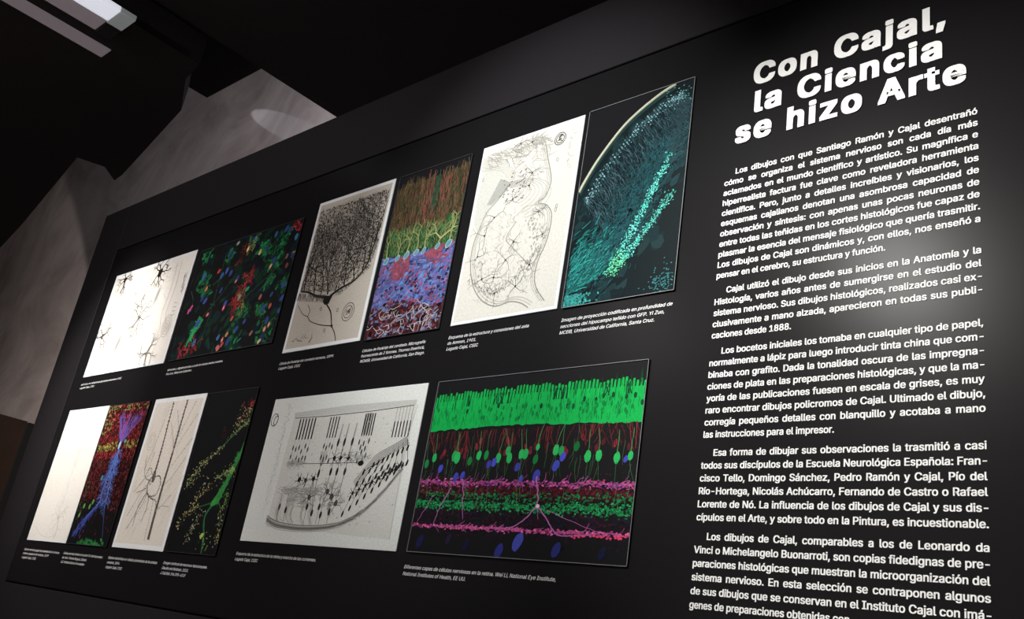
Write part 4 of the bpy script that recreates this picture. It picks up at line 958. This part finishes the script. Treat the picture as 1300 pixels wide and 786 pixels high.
# 12 -- wide retina micrograph
R, k = picture('micrograph', (-1.1801, -0.7571, 0.1536, 0.4357), 'wide retina micrograph with bright green top band and magenta branches, lower row', GM, True, 132)
A = k.asp; r = k.r
k.sat, k.gain = 1.0, 0.82
outline(R, k, L3(120, 122, 126), 0.0013)
GB = L3(18, 168, 76)
n = 60
def gtop(a): return 0.905 + 0.035 * math.sin(a * 3.0 + 0.2) * 0.4
def gbot(a): return 0.690 + 0.012 * math.sin(a * 4)
k.poly([(0.006, gbot(0))] + [(A * i / n, gbot(i / n) + r.uniform(-0.006, 0.006)) for i in range(1, n)] + [(A - 0.006, gbot(1)), (A - 0.006, gtop(1) - 0.04)] + [(A * (1 - i / n), gtop(1 - i / n) - 0.04) for i in range(1, n)] + [(0.006, gtop(0) - 0.04)], GB); k.step()
for i in range(66):
    a = (i + 0.5) / 66; w = A / 66 * r.uniform(0.72, 0.98)
    h_ = gtop(a) + r.uniform(-0.012, 0.012)
    k.line([(a * A, 0.83), (a * A + 0.002, h_ - 0.012), (a * A + 0.002, h_)], w, w * 0.6, jitc(r, GB, 0.1))
k.step()
for i in range(90):
    a = r.random(); v = r.uniform(0.80, 0.885)
    k.line([(a * A, v), (a * A, v + r.uniform(0.03, 0.08))], 0.003, 0.003, L3(8, 70, 34))
for i in range(240):
    a = r.random(); v = r.uniform(0.70, 0.80)
    k.line(k.wander(a * A, v, 1.57, r.uniform(0.02, 0.06), 3, 0.3)[0], 0.003, 0.002, L3(10, 112, 52))
for i in range(60):
    a = r.random(); k.blob(a * A, r.uniform(0.73, 0.82), 0.008, 0.014, 0, L3(12, 120, 56), 9)
for a in (0.19, 0.33, 0.36, 0.40, 0.62, 0.645, 0.66, 0.84, 0.93):
    for i in range(4): k.line([(a * A + r.uniform(-0.02, 0.02), 0.83), (a * A + r.uniform(-0.02, 0.02), 0.895)], 0.007, 0.005, L3(12, 64, 38))
for a, v in ((0.19, 0.80), (0.56, 0.80), (0.68, 0.79), (0.705, 0.785), (0.80, 0.81), (0.83, 0.83), (0.925, 0.815), (0.96, 0.82), (0.99, 0.78), (0.87, 0.83), (0.75, 0.82), (0.35, 0.82)): k.blob(a * A, v, 0.010, 0.016, 0, L3(10, 66, 40), 9)
k.step()
RB = L3(120, 44, 46)
for i in range(80):
    a = r.random(); v0 = 0.685
    pts, _ = k.wander(a * A, v0, -1.57 + r.uniform(-0.3, 0.3), r.uniform(0.05, 0.15), 5, 0.35); k.line(pts, 0.0055, 0.003, jitc(r, mixc(RB, L3(50, 22, 24), r.random()), 0.4))
for i in range(34):
    a = r.random(); k.blob(a * A, r.uniform(0.53, 0.63), 0.012, 0.022, r.uniform(-0.4, 0.4), jitc(r, r.choice((L3(110, 36, 44), L3(84, 30, 36))), 0.3), 9, 0.15)
for i in range(420):
    a = r.random(); k.blob(a * A, r.uniform(0.40, 0.69), 0.005, 0.004, 0, jitc(r, r.choice((L3(60, 22, 26), L3(40, 24, 40), L3(70, 30, 30), L3(24, 40, 28))), 0.4), 6)
k.step()
# inner layers
def band(v0, s, n_, cs, rx, ry, slope=-0.022):
    for i in range(n_):
        a = r.random(); k.blob(a * A, v0 + slope * a + r.gauss(0, s), r.uniform(rx * 0.5, rx), r.uniform(ry * 0.5, ry), r.uniform(-0.5, 0.5), jitc(r, r.choice(cs), 0.35), 6, 0.3)
band(0.350, 0.018, 700, (L3(90, 26, 40), L3(70, 22, 34), L3(56, 20, 24)), 0.016, 0.008)
band(0.395, 0.010, 480, (L3(176, 70, 130), L3(196, 90, 150), L3(150, 50, 96), L3(130, 60, 140)), 0.012, 0.006)
band(0.205, 0.050, 900, (L3(34, 18, 30), L3(50, 22, 34), L3(30, 26, 44)), 0.014, 0.008)
k.step()
band(0.325, 0.014, 320, (L3(26, 120, 66), L3(20, 90, 52)), 0.010, 0.006)
band(0.272, 0.014, 900, (L3(28, 132, 70), L3(20, 104, 56), L3(40, 150, 90)), 0.010, 0.006)
k.step()
MG = L3(206, 96, 166)
band(0.150, 0.006, 420, (L3(196, 84, 150), L3(214, 100, 150), L3(160, 60, 110)), 0.012, 0.006, -0.010)
for i in range(46):
    a = r.random(); pts, _ = k.wander(a * A, 0.152 - 0.01 * a, r.uniform(-0.3, 0.3), 0.06, 6, 0.4); k.line(pts, 0.004, 0.003, jitc(r, mixc(MG, L3(120, 50, 100), r.random()), 0.25))
for i in range(70):
    a = r.random(); pts, _ = k.wander(a * A, 0.40 - 0.022 * a, r.uniform(-0.4, 0.4), 0.06, 6, 0.5); k.line(pts, 0.0035, 0.0025, jitc(r, mixc(MG, L3(110, 50, 110), r.random()), 0.3))
for i in range(70):
    a = r.random(); pts, _ = k.wander(a * A, r.uniform(0.30, 0.62), -1.57, r.uniform(0.05, 0.14), 5, 0.2); k.line(pts, 0.003, 0.002, jitc(r, r.choice((L3(70, 90, 60), L3(90, 40, 60), L3(60, 110, 70))), 0.3))
k.step()
for a, v, s_ in ((0.10, 0.47, 1), (0.19, 0.42, 1.1), (0.225, 0.43, .9), (0.35, 0.49, .9), (0.375, 0.50, 1), (0.49, 0.47, 1), (0.515, 0.41, .7), (0.585, 0.425, 1.3), (0.665, 0.475, 1.2), (0.69, 0.52, 1), (0.95, 0.5, .7)):
    k.blob(a * A, v, 0.026 * s_, 0.018 * s_, 1.2, jitc(r, L3(66, 70, 170), 0.2), 12, 0.08)
for a, v, s_, c in ((0.545, 0.085, 1.5, L3(70, 78, 170)), (0.465, 0.035, 1.2, L3(48, 52, 130)), (0.715, 0.055, 1.2, L3(44, 50, 116)), (0.06, 0.06, 1.2, L3(30, 32, 74)), (0.21, 0.08, .9, L3(40, 30, 56)), (0.3, 0.05, 1, L3(26, 26, 56)), (0.9, 0.05, 1, L3(26, 28, 56))):
    k.blob(a * A, v, 0.034 * s_, 0.020 * s_, 1.1, c, 12, 0.08)
for a, v, c, s_ in ((0.018, 0.50, 0.5, 1), (0.056, 0.535, .9, 1), (0.165, 0.54, 0.8, 1.2), (0.18, 0.53, 1, 1.3), (0.293, 0.54, 1, 1), (0.33, 0.54, .5, 1), (0.392, 0.523, .9, 1.1), (0.435, 0.56, .8, 1), (0.445, 0.52, .9, 1.1), (0.50, 0.54, 1, 1), (0.52, 0.54, .9, 1.1), (0.573, 0.575, 1, .7), (0.57, 0.51, .4, 1), (0.656, 0.556, 1, 1.1), (0.68, 0.55, .7, 1), (0.745, 0.57, .3, 1), (0.796, 0.518, 1, 1.2), (0.841, 0.522, 1, 1.1), (0.915, 0.507, 1, 1.1), (0.967, 0.515, 1, .9), (0.25, 0.51, .4, 1)):
    k.blob(a * A, v, 0.027 * s_, 0.0175 * s_, 1.5, tuple(x * c for x in L3(44, 178, 92)), 12, 0.08)
    k.line(k.wander(a * A, v + 0.02, 1.57, 0.12, 5, 0.2)[0], 0.004, 0.003, tuple(x * c for x in L3(80, 130, 80)))
    k.line(k.wander(a * A, v - 0.02, -1.57, 0.12, 5, 0.2)[0], 0.003, 0.002, tuple(x * c * 0.6 for x in L3(60, 130, 80)))
k.step()
for pts, w in (([(0.585, 0.42), (0.60, 0.34), (0.608, 0.268)], 0.013), ([(0.608, 0.268), (0.56, 0.20), (0.50, 0.155), (0.40, 0.150)], 0.011), ([(0.608, 0.268), (0.66, 0.20), (0.69, 0.15), (0.73, 0.125), (0.85, 0.135)], 0.011), ([(0.608, 0.268), (0.62, 0.2)], 0.006),
               ([(0.228, 0.41), (0.25, 0.30), (0.262, 0.19)], 0.008), ([(0.175, 0.36), (0.14, 0.26), (0.12, 0.165), (0.17, 0.14)], 0.008), ([(0.09, 0.32), (0.05, 0.22), (0.02, 0.15)], 0.005), ([(0.65, 0.25), (0.80, 0.18), (0.9, 0.14)], 0.004)):
    q = [(u + r.gauss(0, 0.003), v) for u, v in k.smooth(ps(pts), 6)]; k.line(q, w * 0.7, w * 0.4, L3(180, 104, 166))
k.blob(0.61 * A, 0.268, 0.014, 0.010, 0, L3(226, 190, 220))
for i in range(30): k.blob(r.uniform(0.74, 0.99) * A, 0.128 + r.gauss(0, 0.006), 0.008, 0.005, 0, L3(226, 70, 110), 6)
k.build('printed_micrograph', R, -TH)
